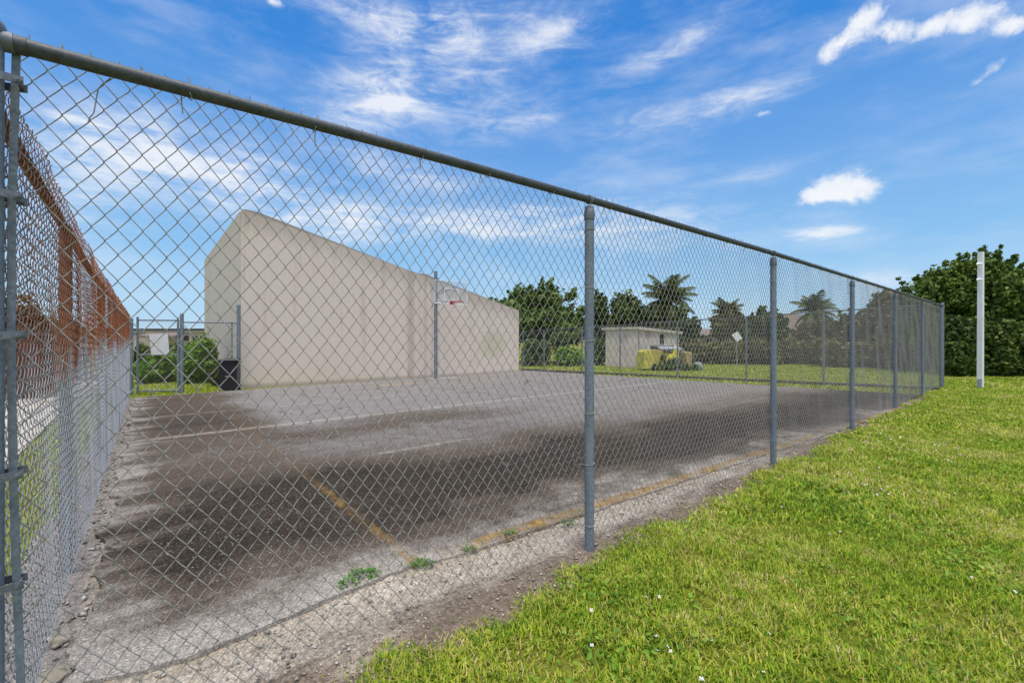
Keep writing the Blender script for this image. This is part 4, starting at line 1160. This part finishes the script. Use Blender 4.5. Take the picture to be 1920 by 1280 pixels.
# long low building beyond the gate
Y = 42.0; xa = (-20-960)/F*Y; xb = (430-960)/F*Y
lb = thing('long_building','long low cream building with a dark roof edge far behind the gate','building',((xa+xb)/2,Y,0))
w = xb-xa; cx = (xa+xb)/2
m = MB(); m.box((cx,Y+4,1.0),(w,8,2.14)); m.build('wall',M_HOUSE,lb)
m = MB(); m.box((cx,Y+4,2.19),(w+.2,8.3,.22)); m.build('fascia',M_ROOFPALE,lb)
m = MB(); m.box((cx,Y+4,2.385),(w+.4,8.6,.16)); m.build('roof',M_ROOFDARK,lb)
m = MB(); g0 = (268-960)/F*(Y-.9); g1 = (335-960)/F*(Y-.9); m.prism([(g0,Y-1.3,1.72),(g1,Y-1.3,1.72),(g1,Y-.02,2.07),(g0,Y-.02,2.07)], (0,0,.08)); m.build('porch_roof',M_ROOFRED,lb)
m = MB(); m.box(((g0+g1)/2,Y-1.25,1.66),(g1-g0,.1,.12)); m.build('porch_beam',M_ROOFT,lb)
for px in (160,205,350,366,380):
    x = (px-960)/F*Y; m = MB(); m.box((x,Y-.01,1.55),(.42,.08,.45)); m.build('window',M_DARK,lb)

# ------------------------------------------------------------------ weeds and concrete lumps by the fence
def weed(px, py, r, n, label):
    b = gnd(px, py, -.02); t = thing('weed', label, 'weed', b, 'weeds at the edge of the court')
    V = []; Fc = []
    for i in range(n):
        an = random.uniform(0,6.28); rr = r*math.sqrt(random.random()); x = b[0]+math.cos(an)*rr*1.2; y = b[1]+math.sin(an)*rr*.8; z = .0+random.uniform(0,.05)*(1-rr/r)+.004
        s_ = random.uniform(.010,.022); a2 = random.uniform(0,6.28); tl = random.uniform(-.2,.7)
        d = Vector((math.cos(a2),math.sin(a2),tl)); sd = Vector((-math.sin(a2),math.cos(a2),random.uniform(-.3,.3)))
        p = Vector((x-b[0],y-b[1],z-b[2])); k = len(V)
        V += [p, p+d*s_*.5+sd*s_*.4, p+d*s_*1.2, p+d*s_*.5-sd*s_*.4]; Fc.append((k,k+1,k+2,k+3))
    m = MB()
    for i in range(6):
        an = random.uniform(0,6.28); m.tube([(b[0],b[1],b[2]-.01),(b[0]+math.cos(an)*r*.5,b[1]+math.sin(an)*r*.4,.01),(b[0]+math.cos(an)*r*.9,b[1]+math.sin(an)*r*.7,.02)],[.003,.002,.001],4)
    m.build('stem', M_WEED, t)
    link_mesh('leaves', np_mesh('leaves', np.array([tuple(v) for v in V]), np.array(Fc)), M_WEED, t)
weed(684,1083,.085,150,'bright green weed tuft at the broken slab edge')
weed(652,1101,.06,60,'small pale weed sprawling on the gravel left of the bright tuft')
weed(790,1063,.075,110,'dull green weed at the foot of the yellow side line')
weed(880,1035,.05,45,'tiny creeping weed beside the ochre slab edge near the first post')
weed(955,1005,.05,40,'thin creeping weed midway along the ochre slab edge')
weed(1065,985,.06,50,'low creeping weed just left of the first fence post')
def lump(c, r, label, seed):
    import bmesh
    rr = random.Random(seed); bm = bmesh.new()
    for i in range(26):
        d = Vector((rr.gauss(0,1),rr.gauss(0,1),rr.gauss(0,1))).normalized()*rr.uniform(.75,1.1)
        bm.verts.new((c[0]+d.x*r[0], c[1]+d.y*r[1], c[2]+max(-.6,min(.55,d.z))*r[2]))
    bmesh.ops.convex_hull(bm, input=bm.verts)
    bmesh.ops.subdivide_edges(bm, edges=bm.edges, cuts=2, use_grid_fill=True)
    for v in bm.verts: v.co += Vector((mnoise.noise(v.co*40),mnoise.noise(v.co*40+Vector((9,0,0))),mnoise.noise(v.co*40+Vector((0,9,0)))))*.012
    bmesh.ops.recalc_face_normals(bm, faces=bm.faces)
    me = bpy.data.meshes.new('concrete_lump'); bm.to_mesh(me); bm.free()
    return tag(link_mesh('concrete_lump', me, M_CONC, None), label, 'concrete lump', 'broken lumps along the slab edge')
lump(gnd(94,1268,.0), (.085,.06,.045), 'pale broken concrete lump at the foot of the corner post', 1)
lump(gnd(112,1200,-.01), (.05,.035,.03), 'brown broken lump just above the pale concrete lump', 2)
lump(gnd(186,960,-.02), (.05,.035,.03), 'small crumbled lump along the slab edge halfway to the gate', 3)

# ------------------------------------------------------------------ camera
cam = bpy.data.cameras.new('camera'); co = bpy.data.objects.new('camera', cam); COL.objects.link(co)
co.location = (0,0,EYE); co.rotation_euler = (R_(90),0,0)
cam.sensor_width = 36; cam.lens = 36*F/1920; cam.shift_y = -5/1920
cam.clip_start = .05; cam.clip_end = 3000
sc.camera = co

# ------------------------------------------------------------------ light and sky
to_sun = Vector((.06,-.28,1.0)).normalized()
sun = bpy.data.lights.new('sun','SUN'); sun.energy = 3.6; sun.angle = R_(40); sun.color = (1.0,.93,.84)
so = bpy.data.objects.new('sun', sun); COL.objects.link(so)
so.rotation_euler = (-to_sun).to_track_quat('-Z','Y').to_euler()
world = bpy.data.worlds.new('World'); sc.world = world; world.use_nodes = True
def sky():
    t = NT(world.node_tree)
    tc = t.n('ShaderNodeTexCoord').outputs['Generated']
    d = t.vm('NORMALIZE', tc); x, y, z = t.xyz(d)
    el = t.m('ARCSINE', z); az = t.m('ARCTAN2', x, y)
    nis = t.n('ShaderNodeTexSky'); nis.sky_type = 'NISHITA'; nis.sun_disc = False
    nis.sun_elevation = math.asin(to_sun.z); nis.sun_rotation = math.atan2(to_sun.x, to_sun.y); nis.ozone_density = 2.5
    nsk = t.mix(1.0, nis.outputs[0], (.10,.10,.10), 'MULTIPLY')
    base = t.ramp(t.m('DIVIDE', el, R_(60), None, True), [(0,(.52,.76,.97)),(.07,(.43,.70,.96)),(.17,(.27,.57,.93)),(.33,(.165,.42,.868)),(.52,(.036,.262,.765)),(.75,(.016,.195,.66)),(1,(.012,.16,.58))])
    base = t.mix(.12, base, nsk)
    def ae(px, py):
        X, Z = (px-960)/F, (HZ-py)/F; return math.atan2(X,1), math.atan2(Z, math.hypot(X,1))
    q = t.comb(az, el, 0.0)
    streak = t.noise(t.map(q, rot=(0,0,R_(-9)), scale=(2.4,13,1)), 1.9, 7, .62, .5)
    wisp = t.noise(t.map(q, rot=(0,0,R_(-14)), scale=(5,11,1)), 2.3, 8, .66, .8)
    fine = t.noise(q, 22, 8, .62, .3)
    def blob(px,py,rx,ry,rot=0.0):
        a0,e0 = ae(px,py); a1,_ = ae(px+rx,py); _,e1 = ae(px,py-ry); ra, re = abs(a1-a0), abs(e1-e0)
        u = t.m('SUBTRACT', az, a0); v = t.m('SUBTRACT', el, e0); c, s_ = math.cos(R_(rot)), math.sin(R_(rot))
        uu = t.m('DIVIDE', t.m('ADD', t.m('MULTIPLY', u, c), t.m('MULTIPLY', v, s_)), ra)
        vv = t.m('DIVIDE', t.m('SUBTRACT', t.m('MULTIPLY', v, c), t.m('MULTIPLY', u, s_)), re)
        r2 = t.m('ADD', t.m('MULTIPLY', uu, uu), t.m('MULTIPLY', vv, vv))
        return t.m('EXPONENT', t.m('MULTIPLY', r2, -1.0)), vv
    tot = None
    for (px,py,rx,ry,rot,k) in [(850,130,300,130,18,.62),(715,190,80,55,20,.85),(800,55,95,40,5,.80),(960,235,95,35,10,.55),(1050,60,80,28,12,.5),(640,10,160,40,0,.5),
        (330,300,200,75,-10,.85),(160,290,110,90,0,.7),(480,330,120,40,0,.55),(120,420,150,60,0,.45),(900,420,330,40,5,.85),(620,400,160,40,0,.55),(780,330,160,35,0,.55),
        (1380,195,260,36,10,.58),(1180,225,200,30,6,.45),(1330,45,190,45,12,.24),(1250,100,120,40,12,.4),(330,110,300,32,-17,.2),(1540,438,75,14,0,.95),(1180,430,230,32,0,.6),(1420,330,120,25,14,.32),(1720,320,110,16,0,.36),(1660,200,160,60,0,.15),(1660,530,160,40,0,.5),(1250,480,300,40,0,.35)]:
        g, _ = blob(px,py,rx,ry,rot); g = t.m('MULTIPLY', g, k); tot = g if tot is None else t.m('ADD', tot, g)
    tex = t.m('ADD', t.m('MULTIPLY', t.step(streak,.28,.72), .75), t.m('MULTIPLY', t.step(wisp,.3,.75), .65))
    cir = t.m('MULTIPLY', tot, t.m('ADD', tex, .12)); cir = t.m('ADD', cir, t.m('MULTIPLY', t.step(streak,.50,.8), .14))
    cir = t.m('MULTIPLY', t.step(cir,.0,1.3), .86)
    cum = None; shade = None
    for (px,py,rx,ry,rot,k) in [(1580,344,58,26,0,1.25),(1525,368,46,16,8,1.0),(1610,362,44,18,0,.9),(1575,78,48,26,30,.8),(1628,36,40,30,30,.95),(1680,58,60,18,0,.75),(1755,50,60,18,5,.85),(1832,26,56,28,0,1.1),(1895,48,48,18,-12,.9),(1868,125,26,13,15,.45),(1835,150,20,8,30,.35),(1430,213,16,6,0,.7),(702,170,38,30,25,.62),(510,3,24,9,0,.6)]:
        g, vv = blob(px,py,rx,ry,rot); g = t.m('MULTIPLY', g, k); cum = g if cum is None else t.m('ADD', cum, g)
    big = t.noise(q, 22, 9, .66, .35)
    edge = t.m('ADD', cum, t.m('MULTIPLY', t.m('MULTIPLY_ADD', big, 4.2, -2.1), t.m('MINIMUM', t.m('MULTIPLY', cum, 1.6), .62)))
    cum = t.m('MULTIPLY', t.step(edge, .04, 1.15), t.m('MULTIPLY_ADD', t.step(fine, .3, .6), .25, .75))
    veil = t.m('MULTIPLY', t.step(t.noise(t.map(q, rot=(0,0,R_(-10)), scale=(1.6,5,1)), 2.0, 6, .6), .42, .78), .30)
    cir = t.m('MAXIMUM', cir, veil)
    f = t.m('MAXIMUM', cir, t.m('MULTIPLY', cum, .96))
    # cloud deck overhead and behind the viewer, unseen, added for neutral diffuse light
    over = t.m('MAXIMUM', t.step(el, R_(42), R_(62)), t.m('MULTIPLY', t.step(y, .1, -.5), .5))
    deck = t.m('MULTIPLY', over, t.step(t.noise(t.map(d, scale=(1,1,1.6)), 2.0, 5, .6), .22, .5))
    ccol = t.mix(t.m('MULTIPLY', fine, .6), (.90,.93,.985), (.98,.985,1.0))
    col = t.mix(f, base, ccol)
    col = t.mix(t.m('MULTIPLY', deck, .9), col, (.92,.93,.95))
    bg = t.n('ShaderNodeBackground'); t.put(bg.inputs[0], col); bg.inputs[1].default_value = 1.0
    o = t.n('ShaderNodeOutputWorld'); t.link(bg.outputs[0], o.inputs[0])
sky()
world.cycles.sampling_method = 'MANUAL'; world.cycles.sample_map_resolution = 512
vs_ = sc.view_settings; vs_.view_transform = 'Standard'; vs_.look = 'None'; vs_.exposure = 0; vs_.gamma = 1
sc.cycles.max_bounces = 6; sc.cycles.transparent_max_bounces = 12
